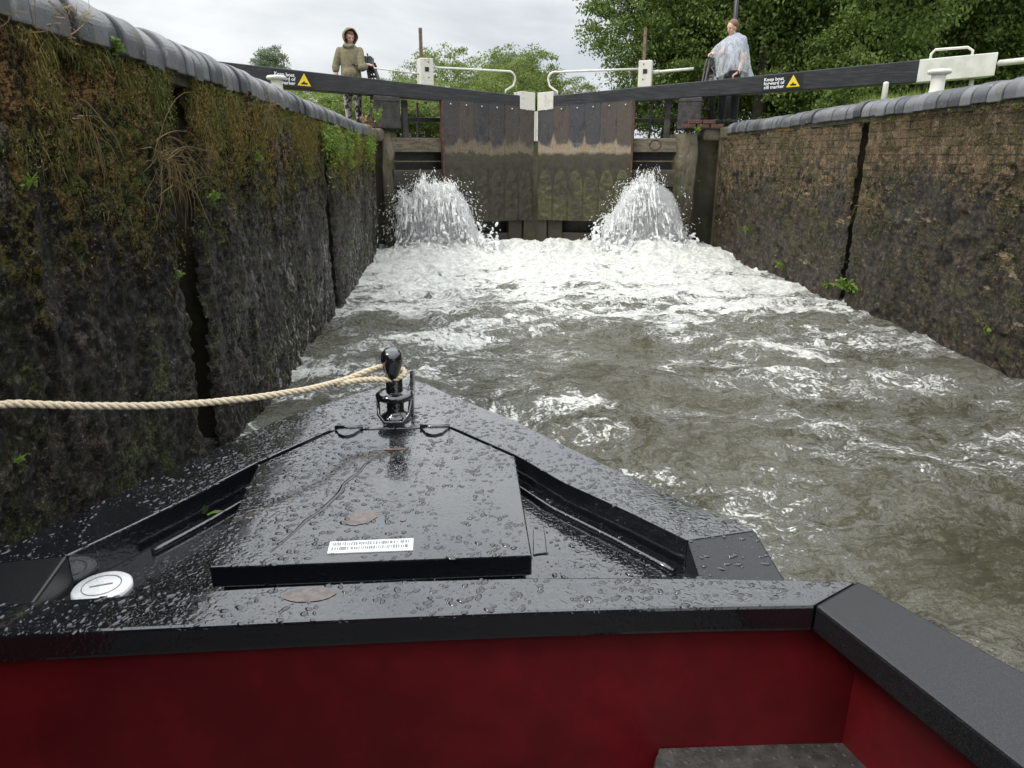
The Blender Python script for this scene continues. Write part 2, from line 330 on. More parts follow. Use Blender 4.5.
n = NB('patterned leggings'); p = n.obj(); s = n.noise(p, 14, 3, .6); M['pattern'] = n.set(col=n.mix(n.ramp(s, .5, .53), (.03, .025, .045), (.42, .38, .38)), rough=.8)
M['greyshirt'] = simple('grey blue top', (.26, .28, .34), (.32, .34, .40), 10, .9, .3)
M['shoe'] = simple('dark shoe', (.02, .02, .025), (.05, .05, .05), 20, .6)
M['lip'] = NB('lips').set(col=(.36, .13, .11), rough=.5)
M['eye'] = NB('eye').set(col=(.03, .025, .02), rough=.2)
def poncho_mat():
    n = NB('clear plastic'); p = n.pos(); g = n.noise(n.map(p, (9, 9, 3)), 2.2, 6, .65, .5)
    n.set(col=(.85, .88, .92), rough=.18, nrm=n.bump(g, 1, .05))
    t = n.n('ShaderNodeBsdfTransparent'); ms = n.n('ShaderNodeMixShader')
    n.put(ms.inputs[0], n.ramp(g, .38, .64, .26, .60)); n.t.links.new(t.outputs[0], ms.inputs[1])
    tl = n.n('ShaderNodeBsdfTranslucent', ins={'Color': (.85, .88, .92)}); m2 = n.n('ShaderNodeMixShader', ins={0: .35})
    n.t.links.new(n.b.outputs[0], m2.inputs[1]); n.t.links.new(tl.outputs[0], m2.inputs[2])
    n.t.links.new(m2.outputs[0], ms.inputs[2]); n.t.links.new(ms.outputs[0], n.out.inputs[0]); return n.m
M['poncho'] = poncho_mat()

# ------------------------------------------------------------------ mesh helpers
class MB:
    def __init__(s): s.v = []; s.f = []
    def add(s, vs, fs):
        o = len(s.v); s.v += [tuple(map(float, q)) for q in vs]; s.f += [tuple(i+o for i in f) for f in fs]; return s
    def hexa(s, c):                                   # 8 corners: bottom ring then top ring
        return s.add(c, [(0, 3, 2, 1), (4, 5, 6, 7), (0, 1, 5, 4), (1, 2, 6, 5), (2, 3, 7, 6), (3, 0, 4, 7)])
    def box(s, c, d, ax=None):
        c = Vector(c); ax = ax or ((1, 0, 0), (0, 1, 0), (0, 0, 1)); A = [Vector(a).normalized()*h/2 for a, h in zip(ax, d)]
        q = []
        for z in (-1, 1):
            for x, y in ((-1, -1), (1, -1), (1, 1), (-1, 1)): q.append(c+A[0]*x+A[1]*y+A[2]*z)
        return s.hexa(q)
    def prism(s, top, bot):                           # two polygons with the same corner count
        n = len(top); return s.add(list(bot)+list(top), [tuple(range(n))[::-1], tuple(range(n, 2*n))]+[(i, (i+1) % n, n+(i+1) % n, n+i) for i in range(n)])
    def tube(s, pts, r, n=10, cap=True, twist=None):
        pts = [Vector(p) for p in pts]; m = len(pts); rr = r if hasattr(r, '__len__') else [r]*m
        up = None; ring = []
        for i, p in enumerate(pts):
            t = (pts[min(i+1, m-1)]-pts[max(i-1, 0)]).normalized()
            if up is None: up = t.orthogonal().normalized()
            else: up = (up-t*up.dot(t)); up = up.normalized() if up.length > 1e-6 else t.orthogonal().normalized()
            b = t.cross(up)
            for k in range(n):
                a = 2*math.pi*k/n; q = rr[i]*(twist(i, a) if twist else 1)
                ring.append(p+(up*math.cos(a)+b*math.sin(a))*q)
        fs = [(i*n+k, i*n+(k+1) % n, (i+1)*n+(k+1) % n, (i+1)*n+k) for i in range(m-1) for k in range(n)]
        if cap: fs += [tuple(range(n))[::-1], tuple(range((m-1)*n, m*n))]
        return s.add(ring, fs)
    def lathe(s, prof, c=(0, 0, 0), n=24, sx=1, sy=1, top=True):
        vs = [(c[0]+r*math.cos(2*math.pi*k/n)*sx, c[1]+r*math.sin(2*math.pi*k/n)*sy, c[2]+z) for r, z in prof for k in range(n)]
        m = len(prof); fs = [(i*n+k, i*n+(k+1) % n, (i+1)*n+(k+1) % n, (i+1)*n+k) for i in range(m-1) for k in range(n)]
        fs += [tuple(range(n))[::-1], tuple(range((m-1)*n, m*n))]
        return s.add(vs, fs)
    def ball(s, c, r, n=12, m=8, M3=None):
        r = r if hasattr(r, '__len__') else (r, r, r); vs = []; fs = []
        for j in range(m+1):
            th = math.pi*j/m
            for k in range(n):
                a = 2*math.pi*k/n; q = Vector((r[0]*math.sin(th)*math.cos(a), r[1]*math.sin(th)*math.sin(a), r[2]*math.cos(th)))
                if M3 is not None: q = M3 @ q
                vs.append(q+Vector(c))
        for j in range(m):
            for k in range(n): fs.append((j*n+k, (j+1)*n+k, (j+1)*n+(k+1) % n, j*n+(k+1) % n))
        return s.add(vs, fs)
    def build(s, name, mat, parent=None, smooth=False, bevel=0, loc=None, weld=False, sub=0):
        me = bpy.data.meshes.new(name)
        off = Vector(parent_world(parent)) if parent else (Vector(loc) if loc is not None else Vector((0, 0, 0)))
        me.from_pydata([tuple(Vector(q)-off) for q in s.v], [], s.f)
        bm = bmesh.new(); bm.from_mesh(me)
        bmesh.ops.remove_doubles(bm, verts=bm.verts, dist=1e-5); bmesh.ops.recalc_face_normals(bm, faces=bm.faces)
        if sub: bmesh.ops.triangulate(bm, faces=[f for f in bm.faces if len(f.verts) > 4])
        bm.to_mesh(me); bm.free()
        return finish(me, name, mat, parent, smooth, bevel, loc)
def parent_world(p):
    v = Vector((0, 0, 0))
    while p is not None: v = v+Vector(p.location); p = p.parent
    return v
def finish(me, name, mat, parent=None, smooth=False, bevel=0, loc=None):
    me.materials.append(mat); o = bpy.data.objects.new(name, me); COL.objects.link(o)
    if parent: o.parent = parent
    elif loc is not None: o.location = loc
    if smooth:
        for f in me.polygons: f.use_smooth = True
    if bevel:
        b = o.modifiers.new('bevel', 'BEVEL'); b.width = bevel; b.segments = 2; b.limit_method = 'ANGLE'; b.angle_limit = R(35)
        b.harden_normals = False
    return o
def np_mesh(name, V, Fc, mat, parent=None, smooth=False, attrs=None, loc=None):
    me = bpy.data.meshes.new(name); V = np.asarray(V, np.float32)
    off = np.array(parent_world(parent)) if parent else (np.array(loc) if loc is not None else np.zeros(3))
    V = (V-off).astype(np.float32)
    Fc = np.asarray(Fc, np.int32); k = Fc.shape[1]
    me.vertices.add(len(V)); me.vertices.foreach_set('co', V.ravel())
    me.loops.add(Fc.size); me.loops.foreach_set('vertex_index', Fc.ravel())
    me.polygons.add(len(Fc)); me.polygons.foreach_set('loop_start', np.arange(len(Fc), dtype=np.int32)*k); me.polygons.foreach_set('loop_total', np.full(len(Fc), k, np.int32))
    me.update(calc_edges=True); me.validate()
    for a, d in (attrs or {}).items():
        at = me.attributes.new(a, 'FLOAT', 'POINT'); at.data.foreach_set('value', np.asarray(d, np.float32).ravel())
    return finish(me, name, mat, parent, smooth, 0, loc)
def grid_faces(nu, nv):
    i = np.arange(nu-1)[:, None]*nv+np.arange(nv-1)[None, :]; i = i.ravel()
    return np.stack([i, i+nv, i+nv+1, i+1], 1)
def tag(o, label=None, cat=None, group=None, kind=None):
    if label: o['label'] = label
    if cat: o['category'] = cat
    if group: o['group'] = group
    if kind: o['kind'] = kind
    return o
def thing(name, loc, label, cat, group=None):
    o = bpy.data.objects.new(name, None); COL.objects.link(o); o.location = loc; o.empty_display_size = .1
    return tag(o, label, cat, group)

# ------------------------------------------------------------------ land and still water
LX = lambda y: -1.45-.034*(np.asarray(y, float)-4.1)      # face of the left chamber wall
RX = lambda y: 4.19+0*np.asarray(y, float)
g = MB(); Zg = 2.02
for x0, x1, y0, y1 in ((-500, -1.95, -60, 13.9), (4.6, 500, -60, 13.9), (-500, -3.2, 13.9, 60), (6.0, 500, 13.9, 60), (-500, 500, 60, 900)):
    g.add([(x0, y0, Zg), (x1, y0, Zg), (x1, y1, Zg), (x0, y1, Zg)], [(0, 1, 2, 3)])
tag(g.build('ground', M['turf']), kind='structure')
g = MB(); g.add([(-3.3, 13.75, 1.75), (6.1, 13.75, 1.75), (6.1, 60.1, 1.75), (-3.3, 60.1, 1.75)], [(0, 1, 2, 3)])
tag(g.build('upper_pound_water', M['poundwater']), kind='structure')

# ------------------------------------------------------------------ lock walls
def lock_wall(side):
    s = -1 if side == 'L' else 1
    fx = LX if s < 0 else RX
    y0, y1 = -1.5, (12.45 if s < 0 else 12.75)
    ztop = (lambda y: 1.978-.0105*(y-2.5)) if s < 0 else (lambda y: 2.03-.0105*(y-4.5))
    root = thing('lock_wall', (float(fx(5)), 5, 0), 'dark dripping left lock wall hung with moss and dead grass under grey coping' if s < 0 else
                 'brown brick right lock wall with muddy stains under blue grey coping', 'lock wall', 'side walls of the lock chamber')
    if s < 0: ys = np.concatenate([np.arange(y0, 1, .05), np.arange(1, 6.5, .0125), np.arange(6.5, y1+.02, .022)])
    else: ys = np.concatenate([np.arange(y0, 3.5, .06), np.arange(3.5, 9, .016), np.arange(9, y1+.02, .022)])
    nz = 170 if s < 0 else 130
    Yg, T = np.meshgrid(ys, np.linspace(0, 1, nz), indexing='ij')
    Z = -.25+T*(ztop(Yg)+.25+.03)
    lump = fbm(Yg*2.0, Z*1.5, 0, 3+s, 5, .55); strk = fbm(Yg*9, Z*1.6, 0, 9, 4, .6); fine = fbm(Yg*22, Z*22, 0, 21, 3, .6)
    if s < 0:
        d = .018*lump+.014*strk+.011*fine+.006*fbm(Yg*38, Z*34, 0, 23, 2, .6)
        d += .035*np.clip(fbm(Yg*3.5, Z*1.1, 0, 41, 4)-.15, 0, 1)*np.clip(Z-.9, 0, 1)
    else:
        d = .016*lump+.006*strk+.008*fine
        d += .05*np.clip(fbm(Yg*5, Z*5, 0, 45, 4, .6)-.35, 0, .5)*np.clip(1.75-Z, 0, 1)     # mud and weed clinging to the brick
        d -= .10*np.clip(fbm(Yg*2.7, Z*4, 0, 61, 3)-.72, 0, .5)
        row = np.abs(((Z/.078) % 1)-.5)*2; d -= .006*np.clip(row-.8, 0, .2)*5
    cut = np.zeros(Yg.shape, bool)
    for yc, wd, dp in (((3.72, .15, .34), (7.85, .20, .40), (10.7, .05, .05)) if s < 0 else ((8.0, .081, .34), (6.35, .02, .03))):
        yy = yc+.03*fbm(Z*1.4, Z*0+yc, 0, 5, 3)-(.05*(1.8-Z) if s < 0 and yc < 5 else 0)
        if yc == 6.35: fade = np.clip((1.35-Z)*4, 0, 1)
        elif yc == 10.7: fade = 1
        else: fade = 1
        wv = wd*(1+.18*fbm(Z*6, Z*0+1, 0, 6, 3))
        if wd > .08:
            d -= .05/(1+np.exp((np.abs(Yg-yy)-wv-.01)/.010)); cut |= np.abs(Yg-yy) < wv
            m = MB(); a, b = yc-wd-(.24 if s < 0 and yc < 5 else .14), yc+wd+.14; xf, xb = float(fx(yc))+s*.065, float(fx(yc))+s*.75; zt_ = float(ztop(yc))+.10
            q = [(xf, a), (xb, a), (xb, b), (xf, b)]; m.add([(x_, y_, -.3) for x_, y_ in q]+[(x_, y_, zt_) for x_, y_ in q], [(0, 1, 5, 4), (1, 2, 6, 5), (2, 3, 7, 6), (4, 5, 6, 7)])
            m.build('chase', M['quoin'], root)
        else: d -= dp*fade/(1+np.exp((np.abs(Yg-yy)-wv)/.008))
    X = fx(Yg)-s*d
    V = np.stack([X, Yg, Z], -1).reshape(-1, 3)
    gf = grid_faces(len(ys), nz); gf = gf[~cut.ravel()[gf].all(1)]
    np_mesh('masonry_face', V, gf, M['wallL' if s < 0 else 'wallR'], root, True)
    # return at the end of the chamber wall, turning into the gate recess
    xe = float(fx(y1)); m = MB(); m.box((xe+s*.5, y1+.06, .85), (1.0, .12, 2.2)); m.build('recess_return', M['quoin'], root)
    # bullnose coping blocks
    m = MB(); y = -1.2; k = 0; wid = .118 if s < 0 else .165
    prof = [(0.0, 0.0), (.0, .05)]+[(.13*(1-math.cos(q)), .05+.118*math.sin(q)) for q in np.linspace(.12, math.pi/2, 11)]+[(.46, .17), (.46, 0.0)]
    ye = 11.4 if s < 0 else 12.35
    while y < ye:
        wl = wid*random.uniform(.86, 1.12); jx = random.gauss(0, .007); jz = random.gauss(0, .005); sag = .005*math.sin(y*1.7)+.003*math.sin(y*5)
        zb = float(ztop(y)); xb = float(fx(y))-s*(.055+jx)
        A = []
        for yy, tw in ((y+.005, random.gauss(0, .003)), (y+wl-.005, random.gauss(0, .003))):
            e = .006
            for q, (px, pz) in enumerate(prof): A.append((xb+s*px+tw, yy, zb+pz*1.0+jz+sag+.002))
        n_ = len(prof); f = [tuple(range(n_)), tuple(range(n_, 2*n_))[::-1]]+[(i, n_+i, n_+(i+1) % n_, (i+1) % n_) for i in range(n_)]
        m.add(A, f); y += wl; k += 1
    c = m.build('coping', M['coping'], root, False, .009)
    m = MB(); 
    for i in range(20):
        a, b = -1.2+(ye+1.2)*i/20, -1.2+(ye+1.2)*(i+1)/20
        P = [(float(fx(q))-s*(-.0), q, float(ztop(q))) for q in (a, b)]
        m.prism([(P[0][0]-s*.01, a, P[0][2]+.10), (P[0][0]+s*.45, a, P[0][2]+.145), (P[1][0]+s*.45, b, P[1][2]+.145), (P[1][0]-s*.01, b, P[1][2]+.10)],
                [(P[0][0]-s*.01, a, P[0][2]-.04), (P[0][0]+s*.45, a, P[0][2]-.04), (P[1][0]+s*.45, b, P[1][2]-.04), (P[1][0]-s*.01, b, P[1][2]-.04)])
    m.build('mortar_bed', M['mortar'], root)
    # worn stones beyond the last brick, with the rounded gate pier below
    m = MB()
    spots = ((11.45, 11.95, 2.05, .02), (11.98, 12.5, 2.02, .05), (12.55, 13.2, 2.03, .12)) if s < 0 else ((12.38, 12.8, 2.06, .0), (12.84, 13.45, 2.05, .25))
    for a, b, zt, out in spots:
        xx = float(fx(a))-s*(.03+out); m.box((xx+s*.4, (a+b)/2, zt-.09), (.8, b-a, .2))
    m.build('coping_stone', M['quoin'], root, True, .04)
    xin, xout = (-1.46, -1.64) if s < 0 else (3.50, 3.83)
    pr = []
    for a in range(0, 10):
        t = a/9*math.pi/2; r_ = .13
        pr.append((xin+s*r_*(1-math.cos(t)), 12.9+.0+r_-r_*math.sin(t)))
    if s < 0: pr = [(xin, 13.6)]+pr+[(xout, 12.9), (xout-.02, 13.6)]
    else: pr = [(xin, 13.6)]+pr+[(xout, 12.9), (xout+.02, 13.6)]
    # sweep with roughness
    U = np.array(pr); cl = np.vstack([U, U[:1]]); seg = np.r_[0, np.cumsum(np.hypot(*np.diff(cl, axis=0).T))]
    tt = np.linspace(0, seg[-1], 120); px = np.interp(tt, seg, cl[:, 0]); py = np.interp(tt, seg, cl[:, 1])
    zz = np.linspace(-.25, 1.97, 110); PX, ZZ = np.meshgrid(px, zz, indexing='ij'); PY, _ = np.meshgrid(py, zz, indexing='ij')
    nn = .012*fbm(PX*8+PY*8, ZZ*3, 0, 71, 5, .6); wz = .03*np.clip((1.2-ZZ), 0, 1)
    V = np.stack([PX-s*nn*1.5+s*wz*.5, PY-nn, ZZ], -1).reshape(-1, 3)
    np_mesh('gate_pier', V, grid_faces(120, 110), M['quoin'], root, True)
    m = MB(); m.box(((xout+s*.5), 13.45, .85), (1.2, .3, 2.25)); m.build('recess_back', M['quoin'], root)
    return root
wallL = lock_wall('L'); wallR = lock_wall('R')

# ------------------------------------------------------------------ chamber water
def chamber_water():
    ys = np.concatenate([np.arange(-2, 1, .06), np.arange(1, 14.05, .026)]); xs = np.arange(-2.1, 4.75, .028)
    Xg, Yg = np.meshgrid(xs, ys, indexing='ij')
    tur = np.clip((Yg-6.5)/6.5, 0, 1)**1.4
    wx = .9*fbm(Xg*.8, Yg*.8, 0, 91, 3); wy = .9*fbm(Xg*.8+9, Yg*.8, 0, 95, 3)
    h = .030*fbm((Xg+wx)*1.1, (Yg+wy)*1.7, 0, 81, 5, .58)
    rid = 1-np.abs(fbm((Xg+wx)*1.5, (Yg+wy)*2.2, 0, 85, 4, .5)); h += .038*(rid**2)
    h += tur*(.075*fbm((Xg+wx)*2.2, (Yg+wy)*2.6, 0, 88, 3, .5)+.05*(1-np.abs(fbm((Xg+wx)*2.6, (Yg+wy)*3.0, 0, 87, 3, .5))))
    for cx, cy, sx, sy, hh in ((-.75, 12.5, .8, .8, .22), (3.15, 12.4, .9, .9, .22), (1.2, 12.9, 1.3, .7, .14)):
        h += hh*np.exp(-((Xg-cx)/sx)**2-((Yg-cy)/sy)**2)*(1+.35*fbm(Xg*3.5, Yg*3.5, 0, 99, 3, .5))
    h -= .045
    cov = np.interp(Yg, [-2, 2, 3.5, 5, 7, 8.5, 10, 11.5, 14], [.18, .20, .25, .32, .42, .58, .76, .95, 1.10])
    cov += .10*fbm(Xg*.55, Yg*.9, 0, 33, 3)
    cov += .10*np.exp(-((Xg-LX(Yg)-.5)/.55)**2)*(Yg > 2)                  # froth rubbing along the left wall
    cov -= .10*np.exp(-((Xg-3.7)/.5)**2)*np.clip((9-Yg)/3, 0, 1)
    cov += .06*np.clip(rid-.6, 0, 1)
    V = np.stack([Xg, Yg, h], -1).reshape(-1, 3)
    o = np_mesh('chamber_water', V, grid_faces(len(xs), len(ys)), M['water'], None, True, {'foam': cov}); tag(o, kind='structure')
chamber_water()

ICO = bmesh.new(); bmesh.ops.create_icosphere(ICO, subdivisions=1, radius=1); ICO.verts.ensure_lookup_table()
IV = np.array([v.co[:] for v in ICO.verts]); IF = np.array([[v.index for v in f.verts] for f in ICO.faces]); ICO.free()
def blobs(C, D, rad, el):                             # ellipsoids at C stretched along direction D
    D = D/np.linalg.norm(D, axis=1, keepdims=True); a = np.cross(D, [0.3, .9, .1]); a /= np.linalg.norm(a, axis=1, keepdims=True); b = np.cross(D, a)
    V = C[:, None]+rad[:, None, None]*(IV[None, :, :1]*a[:, None]+IV[None, :, 1:2]*b[:, None]+el[:, None, None]*IV[None, :, 2:]*D[:, None])
    Fc = IF[None]+(np.arange(len(C))*len(IV))[:, None, None]
    return V.reshape(-1, 3), Fc.reshape(-1, 3)
def splash(cx, mirror, label):
    root = thing('water_splash', (cx, 12.6, 0), label, 'splash', 'jets boiling up under the gate paddles')
    r = np.random.default_rng(5 if mirror > 0 else 8)
    def arcs(n, spread, vmax, tmin=.0, tmax=1.0, sharp=5.0):
        x0 = r.uniform(-.56, .60, n); y0 = 12.75+r.uniform(-.15, .15, n)
        prof = [[-.56, -.42, .0, .2, .38, .6], [.70, .98, 1.0, .86, .52, .25]] if mirror > 0 else [[-.56, -.32, -.18, .25, .38, .6], [.40, .72, .96, 1.0, .70, .32]]
        env = np.interp(x0*mirror, *prof)
        top = vmax*env*r.beta(sharp, 1.3, n)*(.84+.34*vn(x0*11+cx, x0*0, 0, 3)+.20*vn(x0*31, x0*0, 0, 4))
        top = np.maximum(top, .02); vz = np.sqrt(2*9.8*top); vx = r.normal(.10*mirror, spread, n)+.35*x0; vy = -np.abs(r.normal(.35, .4, n))
        t = r.uniform(tmin, tmax, n)*2*vz/9.8
        return np.stack([cx+x0+vx*t*.8, y0+vy*t, vz*t-4.9*t*t], 1), np.stack([vx, vy, (vz-9.8*t)], 1)
    kv = .95 if mirror > 0 else .86; P, D = arcs(3600, .10, 1.12*kv, .0, .75, 3); V, Fc = blobs(P, D, r.uniform(.010, .022, len(P)), r.uniform(5, 10, len(P)))
    P, D = arcs(13000, .13, 1.36*kv, .05, .8, 5); V1, F1 = blobs(P, D, r.uniform(.0038, .0085, len(P)), r.uniform(5, 18, len(P)))
    n = 2600; Q = np.stack([cx+.1*mirror+np.clip(r.normal(0, .45, n), -.75, .95), 12.55+r.normal(0, .25, n), np.abs(r.normal(0, .15, n))], 1)
    V2, F2 = blobs(Q, r.normal(0, 1, (n, 3))+np.array([0, 0, 1.]), r.uniform(.012, .032, n), r.uniform(1.5, 3, n))
    VV = [V, V1, V2]; FF = []; o_ = 0
    for v_, f_ in zip(VV, (Fc, F1, F2)): FF.append(f_+o_); o_ += len(v_)
    o = np_mesh('jet_core', np.vstack(VV), np.vstack(FF), M['splash'], root, True)
    md = o.modifiers.new('fuse', 'REMESH'); md.mode = 'VOXEL'; md.voxel_size = .0085; md.use_smooth_shade = True
    P, D = arcs(9000, .42, 1.42*kv, .1, .95, 3.5); rad = r.uniform(.0022, .0062, len(P))*np.where(r.random(len(P)) < .08, 1.7, 1)
    V, Fc = blobs(P, D, rad, r.uniform(1, 4.5, len(P)))
    o = np_mesh('spray', V, Fc, M['splash'], root, True); o['kind'] = 'stuff'
    m = MB(); rm = random.Random(3)
    m.lathe([(.35, .02), (.62, .08), (.66, .25), (.58, .5), (.50, .75), (.40, .98), (.24, 1.12), (.05, 1.17)], (cx+.03, 12.55, 0), 28, 1.12, .72); m.build('mist', M['mist'], root, True)
splash(-.74, 1, 'tall white plume of water bursting up beside the left wall pier')
splash(2.88, -1, 'tall white plume of water bursting up beside the right wall pier')

# ------------------------------------------------------------------ lock gates
def gate(s, heel, mitre, label, sheet_s, vis_s, beam_len, rail_d, rod):
    heel = np.array(heel+(0.,)); mitre = np.array(mitre+(0.,)); L = np.linalg.norm(mitre-heel); e = (mitre-heel)/L
    nr = np.cross(e, [0, 0, 1.]); nr = nr if nr[1] < 0 else -nr
    root = thing('lock_gate', tuple(heel), label, 'lock gate', 'pair of mitre gates holding back the upper pound')
    G = lambda a, t, z: tuple(heel+e*a+nr*t+np.array([0, 0, z]))
    def bx(m, a0, a1, t0, t1, z0, z1, z0b=None, z1b=None):
        z0b = z0 if z0b is None else z0b; z1b = z1 if z1b is None else z1b
        return m.hexa([G(a0, t0, z0), G(a1, t0, z0b), G(a1, t1, z0b), G(a0, t1, z0), G(a0, t0, z1), G(a1, t0, z1b), G(a1, t1, z1b), G(a0, t1, z1)])
    top = lambda d: 2.605+.070*d
    bot = lambda d: 2.425+.046*d
    # balance beam
    wh = 6.1 if s < 0 else 6.22; m = MB(); bx(m, L-wh, L-.36, -.16, .14, bot(wh), top(wh), bot(.36), top(.36)); b = m.build('balance_beam', M['beam'], root, False, .012)
    m = MB(); bx(m, L-beam_len, L-wh, -.163, .143, bot(beam_len)+.02, top(beam_len), bot(wh)-.003, top(wh)+.003); m.build('beam_end', M['whiteclean'], root, False, .012)
    m = MB(); bx(m, L-.36, L-.07, -.17, .155, bot(.36)-.04, top(.36)+.07, bot(0)-.05, top(0)+.075); m.build('beam_cap', M['white'], root, False, .008)
    m = MB(); bx(m, L-.082, L-.05, -.10, .150, 1.86, bot(0)-.055); m.build('mitre_edge', M['white'], root, False, .004)
    # lower mitre post and frame
    m = MB(); bx(m, L-.26, L-.005, -.2, .10, -.3, 1.855); m.build('mitre_post', M['quoin'], root, False, .01)
    m = MB(); bx(m, vis_s-.2, L-.27, -.27, -.21, -.3, 1.75); m.build('back_planking', M['pitch'], root)
    m = MB(); bx(m, vis_s-.14, sheet_s+.02, -.12, .04, 1.665, 1.90); m.build('top_rail', M['railwood'], root, False, .008)
    for z0, z1 in ((1.07, 1.365), (.46, .73), (-.1, .22)):
        m = MB(); bx(m, vis_s-.14, L-.27, -.12, .035, z0, z1); m.build('cross_rail', M['railwood'], root, False, .008)
    m = MB(); bx(m, vis_s-.14, sheet_s, -.06, -.03, 1.50, 1.52); m.build('tie_bar', M['railwood'], root)
    m = MB(); bx(m, L-.55, L-.28, -.08, .06, -.2, .44); m.build('frame_stile', M['railwood'], root, False, .006)
    # heel post showing above the coping
    m = MB(); h0, h1 = rail_d['hp']; bx(m, h0, h1, -.2, .17, 2.04, bot(L-h0)-.002, 2.04, bot(L-h1)-.002); m.build('heel_post', M['wood'], root, False, .015)
    m = MB(); bx(m, h0-.01, h1+.01, -.21, .18, bot(L)-.085, bot(L)-.06); m.build('collar_strap', M['iron'], root, False, .003)
    # plating: a vertical sheet made of plates, with arches of moss below
    s0, s1 = sheet_s, L-.085; nx, nz = 150, 150
    A, Z = np.meshgrid(np.linspace(s0, s1, nx), np.linspace(.45, 1, nz)*0+np.linspace(0, 1, nz), indexing='ij')
    zt = bot(L-A)+.012; Zv = .45+Z*(zt-.45)
    npl = 6; ph = (A-s0)/(s1-s0)*npl; jd = np.abs(ph-np.round(ph))*(s1-s0)/npl
    jw = np.array([.3, .9, .5, 1.3, .7, 1.4, .6] if s > 0 else [.2, 1, .9, .8, .7, 1.2, .3])[np.clip(np.round(ph).astype(int), 0, 6)]
    joint = np.exp(-(jd/.02)**.8)*jw
    cell = (ph % 1)-.5; toparch = 1.36-.9*np.abs(cell)**3*4; arch = np.clip((toparch-Zv)*9, 0, 1)*np.clip((.44-np.abs(cell))*14, 0, 1)
    edge = np.exp(-((toparch-Zv-.03)/.05)**2)+.0; arch2 = np.clip(.38*arch+.75*edge*(np.abs(cell) < .46)+.35*np.exp(-((np.abs(cell)-.40)/.05)**2)*(Zv < toparch), 0, 1)*np.clip(.75+.9*fbm(A*3, Zv*3, 0, 55, 4, .6), .15, 1)
    off = .14+.004*(vn(ph.astype(int)*3.3, A*0, 0, 2))*1-.008*(jd < .009)*(Zv > 1.6)+.02*arch*(.6+.4*fbm(A*12, Zv*12, 0, 4, 3))
    V = heel[None, None]+e*A[..., None]+nr*off[..., None]+np.array([0, 0, 1.])*Zv[..., None]
    np_mesh('plating', V.reshape(-1, 3), grid_faces(nx, nz), M['sheetL' if s < 0 else 'sheetR'], root, True, {'joint': joint.ravel(), 'arch': arch2.ravel(), 'tone': np.array([.35, .8, .05, .2, .75, .95] if s < 0 else [.9, .7, .15, .05, .9, .3])[np.clip(ph.astype(int), 0, 5)].ravel()})
    m = MB(); bx(m, s0+.004, s1-.004, .045, .125, .46, bot(L)-.1, .46, bot(0)+.0); m.build('plating_frame', M['pitch'], root)
    m = MB(); bx(m, s0-.02, s0+.012, .02, .152, .5, bot(L-s0)-.003); m.build('plating_edge', M['rust'], root)
    for k in range(npl):
        a = s0+(k+.5)/npl*(s1-s0); m = MB(); m.ball(G(a, .148, bot(L-a)-.045), .013, 8, 6); m.build('bolt', M['white'], root, True)
    # walkway rail seen through the open top
    m = MB(); bx(m, .05, L-.4, -.62, -.50, 2.19, 2.26); m.build('walkway_board', M['pitch'], root, False, .005)
    m = MB(); bx(m, vis_s+.08, vis_s+.18, -.12, -.04, 1.905, bot(L)-.05); m.build('frame_post', M['wood'], root, False, .005)
    m = MB(); bx(m, vis_s+.44, vis_s+.475, -.5, -.46, 1.905, 2.5); m.build('frame_post', M['iron'], root)
    if s > 0:
        m = MB(); c = G(1.02, .045, 1.79); pts = [tuple(np.array(c)+e*.10*math.cos(q)+np.array([0, 0, .085*math.sin(q)])) for q in np.linspace(0, 2*math.pi, 25)]
        m.tube(pts, .008, 6); m.build('iron_ring', M['rust'], root, True)
    # paddle gear on the beam
    gs = rail_d['gear']; zb = top(L-gs); m = MB(); bx(m, gs-.115, gs+.115, -.12, .12, zb-.01, zb+.42); g_ = m.build('paddle_gear_box', M['white'], root, False, .014)
    m = MB(); bx(m, gs-.035, gs+.035, .118, .127, zb+.21, zb+.28); m.build('spindle_socket', M['signblack'], g_)
    for dz in (.12, .36):
        m = MB(); m.ball(G(gs+.03, .12, zb+dz), .012, 8, 6); m.build('bolt', M['rust'], g_, True)
    m = MB(); bx(m, rod[0]-.025, rod[0]+.025, -.03, .03, zb+.3, rod[1]); m.build('paddle_rack', M['rustpale'], root, False, .006)
    # handrail bent down to the beam near the mitre
    z = rail_d['z']; a0 = gs+.12; a1 = L-rail_d['d']; a2 = L-rail_d['foot']; zf = top(rail_d['foot'])-.01
    pts = [G(a0, 0, z+.0), G((a0+a1)/2, 0, z-.005)]+[G(a1-.12+.12*math.sin(q), 0, z-.12+.12*math.cos(q)-.01) for q in np.linspace(0, math.pi/2, 7)]+[G(a1-.03, 0, z-.24), G(a2, 0, zf+.08), G(a2, 0, zf)]
    m = MB(); m.tube(pts, .019, 10); m.build('handrail', M['whiteclean'], root, True)
    pts = [G(gs-.12, 0, rail_d['z2'][0]), G(rail_d['end'], 0, rail_d['z2'][1])]
    m = MB(); m.tube(pts, rail_d['r2'], 10); m.tube([np.array(pts[0]), np.array(pts[0])*.85+np.array(pts[1])*.15], rail_d['r2']*1.5, 10); m.build('guard_rod', M['whiteclean'] if s > 0 else M['white'], root, True)
    # handle bow on the white end
    zb = top(beam_len-.6)
    pts = [G(L-beam_len+.32, 0, zb-.02), G(L-beam_len+.32, 0, zb+.09), G(L-beam_len+.40, 0, zb+.14), G(L-beam_len+.85, 0, zb+.12), G(L-beam_len+.9, 0, zb+.06), G(L-beam_len+.9, 0, zb-.04)]
    m = MB(); m.tube(pts, .02, 8); m.build('push_handle', M['white'], root, True)
